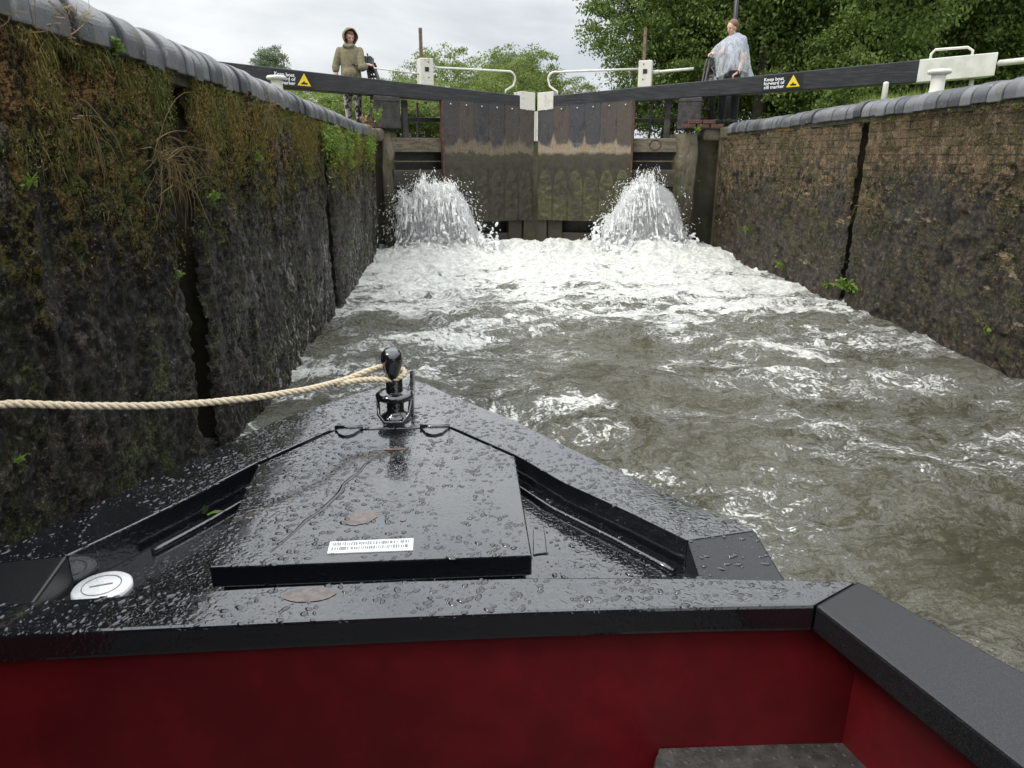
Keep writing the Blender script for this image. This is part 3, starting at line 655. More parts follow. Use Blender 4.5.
    m = MB(); m.tube([G(L-beam_len+.26, 0, bot(beam_len-.26)+.03), G(L-beam_len+.26, 0, 2.0)], .035, 10); m.build('end_prop', M['whiteclean'], root, True)
    # warning sign
    d0, d1 = rail_d['sign']; sg = MB(); zc = (top((d0+d1)/2)+bot((d0+d1)/2))/2; sl_ = .058; hh = .115; dm = (d0+d1)/2
    zc0, zc1 = zc+sl_*(d1-dm), zc-sl_*(dm-d0)
    a0, a1 = (L-d1, L-d0)
    bx(sg, a0, a1, .1425, .149, zc0-hh, zc0+hh, zc1-hh, zc1+hh); sn = sg.build('warning_sign', M['signblack'], root)
    eR = -e if s > 0 else e                             # reading direction, left to right in the photograph
    slope = sl_*(1 if s > 0 else -1); rd = Vector(tuple(eR+np.array([0, 0, slope]))).normalized(); nv = Vector(tuple(nr)); uv_ = nv.cross(rd); uv_ = uv_ if uv_.z > 0 else -uv_
    left_s = a1 if s > 0 else a0; zl = zc1 if s > 0 else zc0; org = Vector(G(left_s, .1495, zl))
    cu = bpy.data.curves.new('sign_text', 'FONT'); cu.body = 'Keep boat\nforward of\ncill marker'; cu.size = .073; cu.extrude = .0008; cu.offset = .0011; cu.space_line = .82
    to = bpy.data.objects.new('lettering', cu); COL.objects.link(to); bpy.context.view_layer.update()
    me = bpy.data.meshes.new_from_object(to.evaluated_get(bpy.context.evaluated_depsgraph_get())); bpy.data.objects.remove(to)
    xs_ = [q.co.x for q in me.vertices]; kx = .325/(max(xs_)-min(xs_))
    mt = Matrix((rd*kx, uv_, rd.cross(uv_))).transposed().to_4x4(); mt.translation = org+rd*.018+uv_*.035-Vector(parent_world(root)); me.transform(mt)
    me.materials.clear(); finish(me, 'sign_text', M['signwhite'], sn)
    cxp = org+rd*.475
    tri = [cxp-rd*.105-uv_*.085, cxp+rd*.105-uv_*.085, cxp+uv_*.10]
    m = MB(); m.prism([q+nv*.003 for q in tri], tri); m.build('warning_triangle', M['yellow'], sn, False, .002)
    m = MB(); c0 = cxp-uv_*.035+nv*.0045
    q = [c0-rd*.05-uv_*.012, c0-rd*.04-uv_*.03, c0+rd*.045-uv_*.03, c0+rd*.055-uv_*.005, c0+rd*.01+uv_*.0, c0+rd*.0+uv_*.03, c0-rd*.02-uv_*.0]
    m.prism([a+nv*.001 for a in q], q); m.build('boat_symbol', M['signblack'], sn)
    return root
HL, HR, MT = (-1.75, 12.9), (4.13, 12.9), (1.06, 13.85)
gate(-1, HL, MT, 'left lock gate with dark mossy plating and a black balance beam ending behind the coping', 1.17, .42, 7.2,
     dict(gear=.92, z=3.04, d=.40, foot=.58, z2=(2.93, 2.99), end=.05, r2=.012, sign=(3.93, 4.55), hp=(-.02, .42)), (.86, 3.64))
gate(1, HR, MT, 'right lock gate with rust streaked plates, moss arches and a white ended balance beam', 1.42, .71, 7.30,
     dict(gear=1.26, z=3.04, d=.23, foot=.40, z2=(2.98, 3.02), end=.45, r2=.024, sign=(3.90, 4.52), hp=(.27, .66)), (1.30, 3.68))
# ------------------------------------------------------------------ ground paddle winches
def winch(x, y, s, label, H=1.12, lean=0.0):
    z0 = 2.1; root = thing('paddle_winch', (x, y, z0), label, 'winch', 'ground paddle winches beside the gates'); lx = lambda t: x+lean*t
    for k, dy in enumerate((-.09, .09)):
        m = MB()
        m.tube([(x-.13, y+dy, z0), (lx(1)-.03, y+dy, z0+H)], [.030, .022], 8); m.tube([(x+.16, y+dy, z0), (lx(1)+.04, y+dy, z0+H)], [.030, .022], 8)
        for t in (.25, .5, .72): m.tube([(lx(t)-.13*(1-t)-.03*t, y+dy, z0+H*t), (lx(t)+.16*(1-t)+.04*t, y+dy, z0+H*t)], .012, 6)
        m.box((lx(.9)+.01, y+dy, z0+H*.9), (.10, .03, .2)); m.build('side_frame', M['iron'], root, True)
    m = MB(); m.tube([(lx(.85)+.01, y-.2, z0+H*.85), (lx(.85)+.01, y+.2, z0+H*.85)], .022, 10); m.build('spindle', M['iron'], root, True)
    m = MB(); pts = [(lx(.85)+.01+.085*math.cos(a), y, z0+H*.85+.085*math.sin(a)) for a in np.linspace(0, 2*math.pi, 29)]
    m.tube(pts, [.018 if i % 2 else .011 for i in range(29)], 6); m.box((lx(.85)+.01, y, z0+H*.85), (.15, .02, .15)); m.build('gear_wheel', M['rust'], root)
    m = MB(); m.tube([(lx(.2), y+.02, z0+H*.2), (lx(1.05), y+.02, z0+H*1.05)], .014, 6); m.build('rack', M['rust'], root, True)
    m = MB(); m.box((x, y, z0+.0), (.42, .34, .06)); m.build('base_plate', M['rust'], root, False, .008)
    return root
winch(-1.60, 13.25, -1, 'dark iron paddle winch beside the person in the khaki hoodie', 1.10, -.24)
winch(4.0, 13.30, 1, 'dark iron paddle winch gripped by the person in the clear poncho', 1.12, .06)
def windlass(p0, p1, p2, label, mat='iron'):
    t = thing('windlass', p0, label, 'windlass'); m = MB(); m.tube([p0, p1], .012, 8); m.build('arm', M['iron'], t, True)
    m = MB(); m.tube([p1, p2], .014, 8); m.build('grip', M[mat], t, True)
windlass((-1.80, 13.05, 3.03), (-2.04, 12.98, 3.04), (-2.06, 12.9, 3.05), 'black windlass crank on the left paddle winch')
windlass((4.01, 13.07, 3.05), (4.17, 13.02, 2.80), (4.36, 12.98, 2.80), 'bent windlass crank held by the person in the poncho', 'plate')

# ------------------------------------------------------------------ bollards, posts, bricks
def bollard(x, y, label, z=2.15, k=1.0):
    t = thing('bollard', (x, y, z), label, 'bollard', 'white mooring bollards on the coping')
    m = MB(); m.lathe([(.105*k, 0), (.10*k, .03*k), (.088*k, .06*k), (.085*k, .22*k), (.09*k, .255*k)], (x, y, z), 24); m.build('post', M['whiteclean'], t, True, 0)
    m = MB(); m.lathe([(.088*k, .252*k), (.135*k, .262*k), (.148*k, .280*k), (.146*k, .302*k), (.128*k, .315*k), (.06*k, .323*k), (.001, .325*k)], (x, y, z), 24); m.build('cap', M['whiteclean'], t, True)
b0 = aty(278, 96, 8.6); b1 = aty(936, 93, 7.2)
bollard(b0[0], b0[1], 'white bollard on the left coping in front of the left sign', b0[2]-.02, .72)
bollard(b1[0], b1[1], 'white bollard on the right coping beside the cream beam end', b1[2]-.02, .72)
for u, v, y, nm in ((886, 84, 9.5, 'slim white post under the black part of the right beam'), ):
    a = aty(u, v, y); m = MB(); m.lathe([(.035, -.4), (.033, .0), (.03, .02), (.001, .03)], a, 14)
    tag(m.build('white_post', M['whiteclean'], None, True, 0, a), nm, 'post')
a = aty(1000, 63, 11.4); b = aty(1040, 59, 10.6); m = MB(); m.tube([a, b, b+(b-a)*.6, b+(b-a)*.6-np.array([0, 0, .9])], .045, 12)
tag(m.build('barrier_rail', M['whiteclean'], None, True, 0, a), 'white tubular rail beyond the cream end of the right beam', 'rail')
a = aty(735, 24, 20); m = MB(); m.tube([(a[0], a[1], 2.0), (a[0], a[1], 3.2), (a[0], a[1], 8.2)], [.085, .07, .06], 12)
t = tag(m.build('lamp_post', M['signblack'], None, True, 0, (a[0], a[1], 2.0)), 'thin black lamp post rising behind the person in the poncho', 'lamp post')
# brick packing below the heel posts
def bricks(x, y, n, lab):
    t = thing('brick_packing', (x, y, 2.06), lab, 'bricks'); k = 0
    for r_ in range(2):
        for c in range(n-r_):
            m = MB(); q = random.uniform(-.12, .12)
            m.box((x+c*.24+.1*r_, y+random.uniform(-.03, .03), 2.09+r_*.068), (.215, .1, .062), ((math.cos(q), math.sin(q), 0), (-math.sin(q), math.cos(q), 0), (0, 0, 1)))
            m.build('brick', M['brick'], t, False, .006)
bricks(3.62, 12.80, 3, 'loose red bricks lying at the foot of the right heel post')
bricks(-1.95, 12.80, 2, 'loose red bricks lying at the foot of the left heel post')

# ------------------------------------------------------------------ foliage
def leaf_quads(C, size, r, asp=.55, droop=0.0, xs=1.0):
    n = len(C); d = r.normal(0, 1, (n, 3)); d[:, 2] -= droop; d[:, 0] *= xs; d /= np.linalg.norm(d, axis=1, keepdims=True)
    a = np.cross(d, r.normal(0, 1, (n, 3))); a /= np.linalg.norm(a, axis=1, keepdims=True)
    sz = size*r.uniform(.6, 1.35, (n, 1)); P0 = C; P1 = C+d*sz*.5+a*sz*asp*.5; P2 = C+d*sz; P3 = C+d*sz*.5-a*sz*asp*.5
    V = np.stack([P0, P1, P2, P3], 1).reshape(-1, 3); Fc = np.arange(n*4).reshape(n, 4); return V, Fc
def crown_points(r, lobes, nclump, nleaf, cl):
    pts = []; L = np.array(lobes); vol = L[:, 3]*L[:, 4]*L[:, 5]; pr = vol**(2/3); pr /= pr.sum()
    idx = r.choice(len(L), nclump, p=pr)
    dd = r.normal(0, 1, (nclump, 3)); dd /= np.linalg.norm(dd, axis=1, keepdims=True)
    rad = r.uniform(0, 1, nclump)**.28*(1+.16*fbm(dd[:, 0]*3+idx*7, dd[:, 1]*3, dd[:, 2]*3, 5, 3))
    c = L[idx, :3]+dd*rad[:, None]*L[idx, 3:]
    cs = cl*r.uniform(.5, 1.4, nclump)
    q = r.normal(0, 1, (nclump, nleaf, 3)); q /= np.linalg.norm(q, axis=2, keepdims=True); q *= r.uniform(0, 1, (nclump, nleaf, 1))**.4
    q[..., 2] *= .55
    return (c[:, None]+q*cs[:, None, None]).reshape(-1, 3), c
def tree_proto(seed, lobes, nclump, nleaf, cl, leaf, mat, trunk_h, trunk_r, name, asp=.6, droop=.15):
    r = np.random.default_rng(seed); P, C = crown_points(r, lobes, nclump, nleaf, cl)
    root = thing(name, (0, 0, 0), 'x', 'tree'); V, Fc = leaf_quads(P, leaf, r, asp, droop)
    np_mesh('crown', V, Fc, mat, root)
    m = MB(); top = Vector((0, 0, trunk_h)); m.tube([(0, 0, -.2), (.05, 0, trunk_h*.5), tuple(top)], [trunk_r, trunk_r*.75, trunk_r*.45], 12)
    for l in lobes:
        e_ = Vector(l[:3]); a = Vector((0.02, 0, trunk_h*.55)); m.tube([a, a.lerp(e_, .5)+Vector((0, 0, .3)), e_], [trunk_r*.45, trunk_r*.28, trunk_r*.08], 7)
    for c in C[::max(1, len(C)//60)]:
        l = min(lobes, key=lambda q: (Vector(q[:3])-Vector(c)).length); m.tube([Vector(l[:3]), Vector(c)], [trunk_r*.12, trunk_r*.03], 5)
    m.build('trunk', M['bark'], root, True)
    return root
used = {}
def put_tree(proto, loc, rz, sc_, label, group, cat='tree'):
    if proto.name not in used: used[proto.name] = 1; o = proto
    else:
        o = proto.copy(); COL.objects.link(o)
        for ch in list(proto.children):
            c = ch.copy(); COL.objects.link(c); c.parent = o
    o.location = loc; o.rotation_euler = (0, 0, rz); o.scale = sc_ if hasattr(sc_, '__len__') else (sc_,)*3
    tag(o, label, cat, group); return o
lobA = [(0, 0, 6.2, 3.0, 3.0, 3.0), (-2.2, -.6, 4.6, 2.0, 2.1, 1.9), (2.2, -.4, 4.9, 2.1, 2.0, 2.1), (.2, -2.0, 3.6, 2.3, 1.8, 1.9), (.6, 1.6, 7.6, 2.2, 2.2, 2.2), (-1.6, -1.4, 2.3, 1.8, 1.5, 1.5), (1.9, -1.6, 2.4, 1.8, 1.5, 1.5), (-1.0, .3, 8.3, 1.6, 1.6, 1.5), (0, -.5, 1.6, 2.6, 2, 1.5)]
lobB = [(0, 0, 5.6, 2.6, 2.6, 2.8), (-1.9, 0, 6.4, 1.9, 1.9, 1.7), (1.8, -1.0, 4.0, 2.2, 1.8, 2.0), (-1.6, -1.7, 3.2, 2.0, 1.7, 1.8), (1.2, .8, 7.4, 2.0, 2.0, 1.8), (.2, -1.5, 1.8, 2.6, 1.8, 1.5), (2.4, .2, 5.8, 1.4, 1.4, 1.3)]
TA = tree_proto(21, lobA, 1500, 98, .55, .108, M['leafdark'], 6, .28, 'broadleaf_tree')
TB = tree_proto(22, lobB, 1350, 98, .53, .105, M['leafdark'], 5.5, .24, 'broadleaf_tree')
def gx(u, y): return aty(u, 60, y)[0]
gr = 'dark leafy trees behind the right bank'
for pr, u, y, rz, k, lab in (
    (TA, 672, 29, 0.3, (.95, 1.0, 1.0), 'leftmost dark leafy tree behind the right bank, its edge against the sky'),
    (TB, 765, 26, 1.9, (1.15, 1.1, 1.35), 'dark leafy tree behind the lamp post and the person in the poncho'),
    (TA, 835, 26, 3.6, (1.15, 1.15, 1.30), 'dark leafy tree behind the warning sign of the right gate'),
    (TB, 925, 23, 4.4, (1.1, 1.0, 1.15), 'dark leafy tree behind the black stretch of the right beam, left of its cream end'),
    (TA, 1010, 24, 5.4, (1.1, 1.1, 1.25), 'rightmost dark leafy tree behind the cream end of the right beam'),
    (TB, 735, 35, 2.6, (1.2, 1.2, 1.35), 'farther tree filling the gap between the two leftmost trees of the right bank'),
    (TA, 880, 34, .9, (1.3, 1.3, 1.45), 'farther tall tree showing between the crowns above the right beam'),
    (TB, 1090, 30, .9, (1.3, 1.3, 1.35), 'tall tree at the right edge of the photo beyond the white rail')):
    put_tree(pr, (gx(u, y), y, 2.0), rz, k, lab, gr)
lobC = [(0, 0, 2.4, 2.4, 1.8, 1.5), (-2.2, 0, 1.7, 1.8, 1.6, 1.2), (2.1, .3, 1.9, 1.9, 1.6, 1.3), (.6, -.5, 1.2, 2.8, 1.5, 1.1)]
TC = tree_proto(31, lobC, 700, 70, .36, .11, M['leaflight'], 1.6, .14, 'willow_bush', .4, .3)
lobD = [(0, 0, 3.3, 1.6, 1.5, 1.7), (-1.2, 0, 2.5, 1.2, 1.2, 1.1), (1.2, .2, 2.7, 1.2, 1.2, 1.2), (.2, 0, 4.6, 1.0, 1.0, .8)]
TD = tree_proto(32, lobD, 420, 60, .36, .12, M['leafgrey'], 3, .16, 'small_tree', .4, .2)
gb = 'pale green bushes and trees on the far towpath'
for pr, u, y, rz, k, lab, c in (
    (TC, 452, 34, 0, (1.0, 1, 1.05), 'yellow green willow bush left of the bent white handrails, behind the gate', 'bush'),
    (TC, 520, 31, 1.2, (.9, 1, .95), 'yellow green willow bush seen straight above the mitre of the gates', 'bush'),
    (TC, 566, 36, 2.5, (.7, 1, .80), 'yellow green bush between the right white handrail and the foot of the dark trees', 'bush'),
    (TC, 395, 30, 4.0, (.9, 1, .62), 'low yellow green bush between the left gear box and the left winch', 'bush'),
    (TC, 330, 24, 5.2, (.9, 1, .46), 'low bush under the left balance beam behind the hooded person', 'bush'),
    (TC, 425, 24, .8, (.8, 1, .46), 'low bush seen through the open top of the left gate', 'bush'),
    (TD, 512, 46, 1.2, (1.5, 1.4, 1.02), 'grey green tree rising behind the left handrail against the sky', 'tree'),
    (TD, 270, 40, .4, (.72, .8, .92), 'small lone grey green tree above the left beam against the sky', 'tree'),
    (TD, 478, 48, 2.4, (1.3, 1.3, .8), 'farther grey green tree left of the taller one behind the handrails', 'tree')):
    put_tree(pr, (gx(u, y), y, 2.0), rz, k, lab, gb, c)

def blades(C, n, ln, wd, mat, name, r, lean=.5, parent=None, up=1.0, droop=.5, dirx=0.0, seg=4, fill=1):
    """tufts of curved grass blades rooted at the points C"""
    C = np.repeat(np.asarray(C), n, 0); N = len(C); C = C+r.normal(0, .012, (N, 3))
    az = r.uniform(0, 2*math.pi, N); d = np.stack([np.cos(az)*lean+dirx, np.sin(az)*lean, np.full(N, up)], 1)+r.normal(0, .15, (N, 3)); d /= np.linalg.norm(d, axis=1, keepdims=True)
    L_ = ln*r.uniform(.4, 1.2, N); sd = np.stack([-np.sin(az), np.cos(az), np.zeros(N)], 1); V = []
    for k in range(seg+1):
        t = k/seg; P = C+d*(L_*t)[:, None]; P[:, 2] -= droop*L_*t*t; wv = wd*(1-t)**.7
        V += [P-sd*wv/2, P+sd*wv/2]
    V = np.stack(V, 1).reshape(-1, 3); b = np.arange(N)[:, None]*(2*(seg+1)); Fc = np.concatenate([np.stack([b[:, 0]+2*k, b[:, 0]+2*k+1, b[:, 0]+2*k+3, b[:, 0]+2*k+2], 1) for k in range(seg)])
    return V, Fc
rr = np.random.default_rng(77)
# fringe of moss and short weeds hanging under the left coping
n = 110000; y = 1.2+11.1*rr.random(n)**1.6; z = 1.985-.0115*(y-2.5)-rr.exponential(.22, n)
k = (fbm(y*2.2, z*2.5, 0, 4, 4, .6)+(z-1.62)*1.7 > -.05) & (z > .7); y, z = y[k], z[k]; sl_ = (np.abs(y-3.70+.05*(1.8-z)) < .13) | (np.abs(y-7.85) < .2); y, z = y[~sl_], z[~sl_]
C = np.stack([LX(y)+rr.uniform(.0, .05, len(y)), y, z], 1)
V, Fc = leaf_quads(C, (.008+.0021*y)[:, None], rr, .25, .8, .35)
V2, F2 = blades(C[::22], 3, .045, .003, None, '', rr, .3, None, -.6, .5, .0, 3)
tag(np_mesh('moss_fringe', np.vstack([V, V2]), np.vstack([Fc, F2+len(V)]), M['mossleaf']), 'brown and green moss fringe hanging under the left coping', 'moss', kind='stuff')
n = 1500; y = rr.uniform(4.6, 12.2, n); z = 1.93-.0115*(y-2.5)-rr.exponential(.16, n); k = (fbm(y*1.6, z*1.8, 0, 14, 3) > .18) & (z > 1.42+.12*np.sin(y*3)) & (y > 6.2) & (rr.random(len(y)) < .45); y, z = y[k], z[k]
C = np.stack([LX(y)+.04, y, z], 1); V, Fc = blades(C, 5, .085, .006, None, '', rr, .8, None, .35, .5, .12, 3)
q = C[rr.integers(0, len(C), 2600)]+rr.normal(0, .05, (2600, 3)); q[:, 0] = LX(q[:, 1])+rr.uniform(.03, .1, len(q)); V2, F2 = leaf_quads(q, .034, rr, .6, .1)
tag(np_mesh('wall_weeds', np.vstack([V, V2]), np.vstack([Fc, F2+len(V)]), M['weed']), 'fresh green weeds growing near the top of the left wall by the gate', 'weeds', kind='stuff')
n = 420; y = rr.uniform(4.3, 12.4, n); z = rr.uniform(.1, 1.9, n); k = vn(y*1.5, z*1.5, 0, 24) > .2; y, z = y[k], z[k]
C = np.stack([RX(y)-.03, y, z], 1); q = np.repeat(C, 22, 0)+rr.normal(0, .03, (len(C)*22, 3)); q[:, 0] = RX(q[:, 1])-rr.uniform(.0, .05, len(q)); V, Fc = leaf_quads(q, .024, rr, .5, .3)
tag(np_mesh('wall_weeds', V, Fc, M['algae']), 'small brown weeds and algae clinging to the right wall', 'weeds', kind='stuff')
n = 260; y = rr.uniform(4.3, 12.4, n); z = 2.0-.0105*(y-4.5)-rr.exponential(.02, n); k = vn(y*1.2, 0*y, 0, 33) > .15; y, z = y[k], z[k]
C = np.stack([RX(y)-.04, y, z], 1); V, Fc = blades(C, 8, .05, .006, None, '', rr, .7, None, .6, .7, -.5, 3)
tag(np_mesh('joint_moss', V, Fc, M['mossleaf']), 'thin line of moss along the joint under the right coping', 'moss', kind='stuff')
# tall grass on the right bank
y = rr.uniform(8.6, 10.6, 520); x = 5.3+rr.uniform(0, 1.6, 520); C = np.stack([x, y, np.full(520, 2.0)], 1)
V, Fc = blades(C, 16, .50, .012, None, '', rr, .25, None, 1, .25, 0, 4)
tag(np_mesh('bank_grass', V, Fc, M['grass']), 'tall yellow green grass behind the right coping below the beam', 'grass', kind='stuff')
y = rr.uniform(13.2, 16.5, 260); x = rr.uniform(-6, -2.1, 260); C = np.stack([x, y, np.full(260, 2.0)], 1)
V, Fc = blades(C, 14, .42, .012, None, '', rr, .3, None, 1, .25, 0, 4)
tag(np_mesh('bank_grass', V, Fc, M['grass']), 'rough grass on the left bank under the left beam', 'grass', kind='stuff')

def plant(name, p, label, h, nst, mat, sx, leafn=9, ls=.035, droop=.15, cat='plant', spread=.35, seed=1):
    r = np.random.default_rng(seed); t = thing(name, tuple(p), label, cat); m = MB(); LV = []; p = np.array(p)
    for i in range(nst):
        d = np.array([sx*r.uniform(.1, .6)+r.normal(0, spread*.5), r.normal(0, spread), r.uniform(.5, 1)]); d /= np.linalg.norm(d)
        hh = h*r.uniform(.5, 1.1); pts = []
        for k in range(6):
            q = p+d*hh*k/5; q[2] -= droop*hh*(k/5)**2; pts.append(tuple(q))
        m.tube(pts, np.linspace(.004, .0015, 6), 5)
        for k in range(leafn):
            f = r.uniform(.25, 1); j = min(4, int(f*5)); a = np.array(pts[j])*(1-(f*5-j))+np.array(pts[j+1])*(f*5-j); LV.append(a)
    m.build('stem', mat, t); V, Fc = leaf_quads(np.array(LV), ls, r, .6, 0); np_mesh('leaves', V, Fc, mat, t)
    return t
def onL(u, v, o=.05):
    d = ray(u, v)
    t = 5.0
    for _ in range(30):
        P = CAMP+d*t; t *= 1+ (float(LX(P[1]))+o-P[0])/(P[0]) if abs(P[0]) > 1e-6 else 1
    return CAMP+d*t
def onR(u, v, o=.04): d = ray(u, v); return CAMP+d*((4.19-o)/d[0])
plant('leafy_weed', (-1.62, 12.35, 2.1), 'tall leafy yellow green weed on the left coping end beside the heel post', .38, 9, M['weed'], .2, 10, .05, .05, seed=3)
plant('leafy_weed', (-1.75, 11.6, 2.05), 'small reddish tipped weed growing through the left coping below the hooded person', .22, 6, M['straw'], .3, 8, .04, .1, seed=4)
plant('leafy_weed', (3.78, 12.75, 2.0), 'pale weed cushion on top of the right gate pier', .2, 12, M['weed'], -.4, 10, .04, .5, seed=5)
plant('wall_fern', onR(848, 292), 'bright green fern low in the dark slot of the right wall just above the water', .26, 12, M['weed'], -.6, 12, .05, .4, seed=6)
plant('wall_fern', onR(826, 288), 'small green sprout left of the fern at the foot of the right wall slot', .12, 5, M['weed'], -.6, 8, .035, .4, seed=16)
plant('wall_fern', onR(747, 232), 'small bright green sprout halfway down the right wall near the pier', .15, 6, M['weed'], -.6, 9, .045, .3, seed=7)
plant('wall_fern', onR(985, 332), 'tiny green sprout at the waterline near the right edge of the photo', .09, 5, M['weed'], -.6, 7, .028, .3, seed=8)
plant('wall_fern', onR(782, 268), 'green tuft at the waterline on the right wall between the sprout and the slot', .13, 7, M['weed'], -.6, 8, .04, .3, seed=18)
plant('wall_sprig', onL(27, 190), 'small fresh sprig at the left edge of the photo on the mossy wall', .07, 4, M['weed'], .7, 7, .016, .2, seed=9)
plant('wall_sprig', onL(258, 163), 'small pale sprig on the left wall between the dry grass and the gate', .11, 4, M['weed'], .7, 8, .03, .2, seed=10)
plant('wall_sprig', onL(214, 201), 'single bright sprig just right of the hanging dry grass', .07, 4, M['weed'], .7, 8, .022, .2, seed=11)
plant('wall_sprig', onL(20, 462), 'bright green sprig low on the left wall above the boat gunwale', .05, 3, M['weed'], .7, 5, .018, .2, seed=12)
plant('wall_sprig', onL(115, 55), 'green tuft right under the coping near the upper left corner', .10, 8, M['weed'], .7, 8, .022, .2, seed=13)
plant('wall_sprig', onL(178, 278), 'small sprig in the dark slot below the hanging dry grass', .06, 4, M['weed'], .7, 6, .016, .2, seed=14)
def dry_clump(p, label, nb, ln, seed, mat='straw', dz=1.6):
    r = np.random.default_rng(seed); V = []; Fc = []; sx = 1 if p[0] < 0 else -1
    for i in range(nb*6):
        q = np.array(p)+r.normal(0, 1, 3)*np.array([.012, .06, .05]); d = np.array([sx*r.uniform(.1, .9), r.normal(0, 1.1), r.normal(-.2*dz, .7)]); L_ = ln*r.uniform(.25, 1.25)
        n_ = 9; wv = r.uniform(.0012, .0028); o = len(V); kink = r.integers(2, 7)
        for k in range(n_+1):
            d = d/np.linalg.norm(d); sd = np.cross(d, [.3*sx, .9, .2]); sd /= np.linalg.norm(sd)+1e-6
            V += [q-sd*wv*(1-k/n_)**.5, q+sd*wv*(1-k/n_)**.5]; q = q+d*L_/n_; d = d+np.array([-.06*sx, 0, -.16*dz])+r.normal(0, .13, 3)+(r.normal(0, .8, 3) if k == kink and r.random() < .35 else 0)
            if (q[0]-float(LX(q[1]) if sx > 0 else RX(q[1])))*sx < .02: d[0] = abs(d[0])*sx
        Fc += [(o+2*k, o+2*k+1, o+2*k+3, o+2*k+2) for k in range(n_)]
    tag(np_mesh('dry_grass_clump', np.array(V), np.array(Fc), M[mat], None, False, None, tuple(p)), label, 'dry grass')
dry_clump(onL(168, 160, .06), 'large clump of dry straw coloured grass hanging in front of the dark slot', 13, .31, 1)
dry_clump(onL(80, 118, .05), 'thin strands of dead grass hanging on the near mossy wall', 5, .22, 2, dz=1.8)
dry_clump(onL(70, 26, .05)+np.array([0, 0, .01]), 'dry orange tuft sprouting from the coping joint at upper left', 9, .10, 3, dz=.3)
dry_clump(onL(12, 40, .04)+np.array([0, 0, .03]), 'few dead stalks sticking up at the coping in the upper left corner', 3, .16, 4, dz=.1)
dry_clump(onL(265, 110, .06), 'dry pale stalks hanging from the left wall under the middle of the coping', 5, .30, 5, dz=1.4)
dry_clump(onR(869, 205, .05), 'dry grass and roots trailing out of the right wall slot', 8, .34, 6, dz=1.5)

# ------------------------------------------------------------------ narrowboat
B = thing('narrowboat', (-.25, 1.2, 0), 'glossy black narrowboat bow with raindrops and a dark red well', 'boat')
zF, zH, zD, zB = .75, .768, .668, .79
def P(u, v, z): return Vector(atz(u, v, z))
outR = [(411, 379), (428, 384), (446, 393), (516, 421), (560, 443), (650, 486), (755, 530)]
outL = [(411, 379), (396, 381), (376, 388), (351, 395), (281, 419), (195, 457), (117, 494), (39, 531), (-40, 566)]
inR = [(395, 428), (451, 426.3), (518.5, 456), (561, 481), (625, 510), (687, 540)]
inL = [(395, 428), (331, 429.2), (254.5, 463.5), (190, 497), (130, 526), (68, 555)]
def plate(name, outer, inner, z, th, mat, par):
    o = [P(u, v, z) for u, v in outer]; i = [P(u, v, z) for u, v in inner]; m = MB()
    # resample to equal count
    def rs(a, n):
        q = [0]
        for k in range(1, len(a)): q.append(q[-1]+(a[k]-a[k-1]).length)
        r = []
        for t in np.linspace(0, q[-1], n): r.append(Vector([np.interp(t, q, [p[c] for p in a]) for c in range(3)]))
        return r
    n = 26; o = rs(o, n); i = rs(i, n); top = o+i; vs = top+[q-Vector((0, 0, th)) for q in top]; N = 2*n; f = []
    for k in range(n-1):
        f.append((k, k+1, n+k+1, n+k)); f.append((N+k, N+n+k, N+n+k+1, N+k+1)); f.append((k, N+k, N+k+1, k+1)); f.append((n+k, n+k+1, N+n+k+1, N+n+k))
    f.append((0, n, N+n, N)); f.append((n-1, N+n-1, N+2*n-1, 2*n-1)); m.add(vs, f)
    return m.build(name, mat, par, False, .004), o, i
gR, oR, iR = plate('gunwale_plate', outR, inR, zF, .085, M['black'], B)
gL, oL, iL = plate('gunwale_plate', outL, inL, zF, .085, M['black'], B)
# the aft ends of both gunwale plates drop towards the well
m = MB(); q = [P(755, 530, zF), P(687, 540, zF)]; e_ = [P(796, 578, zF-.02), P(702, 573, zF-.012)]; e_ = [a+Vector((0, -.06, -.045)) for a in e_]; stepR = [q[0], q[1], e_[1], e_[0]]
m.prism([q[0], q[1], e_[1], e_[0]], [a-Vector((0, 0, .10)) for a in (q[0], q[1], e_[1], e_[0])]); m.build('gunwale_step', M['rail'], B, False, .006)
m = MB(); q = [P(-40, 566, zF), P(68, 555, zF)]; e_ = [P(-90, 600, zF-.03), P(38, 597, zF-.02)]; e_ = [a+Vector((0, -.06, -.012)) for a in e_]
m.prism([q[0], q[1], e_[1], e_[0]], [a-Vector((0, 0, .10)) for a in (q[0], q[1], e_[1], e_[0])]); m.build('gunwale_step', M['rail'], B, False, .006)
# recessed deck
m = MB(); dk = [P(395, 424, zD)]+[P(449, 426, zD)]+[a-Vector((0, 0, zF-zD)) for a in iR[8:]]+[Vector((.62, 1.175, zD)), Vector((-1.15, 1.165, zD))]+[a-Vector((0, 0, zF-zD)) for a in iL[:8:-1]]+[P(333, 429, zD)]
m.prism(dk, [a-Vector((0, 0, .02)) for a in dk]); m.build('foredeck', M['black'], B)
for ii, nm in ((iR, 1), (iL, -1)):
    m = MB(); m.tube([a+Vector((-nm*.028, -.012, zD-zF+.006)) for a in ii[9:(26 if nm > 0 else 22)]], .009, 8); m.build('deck_weld', M['black'], B, True)
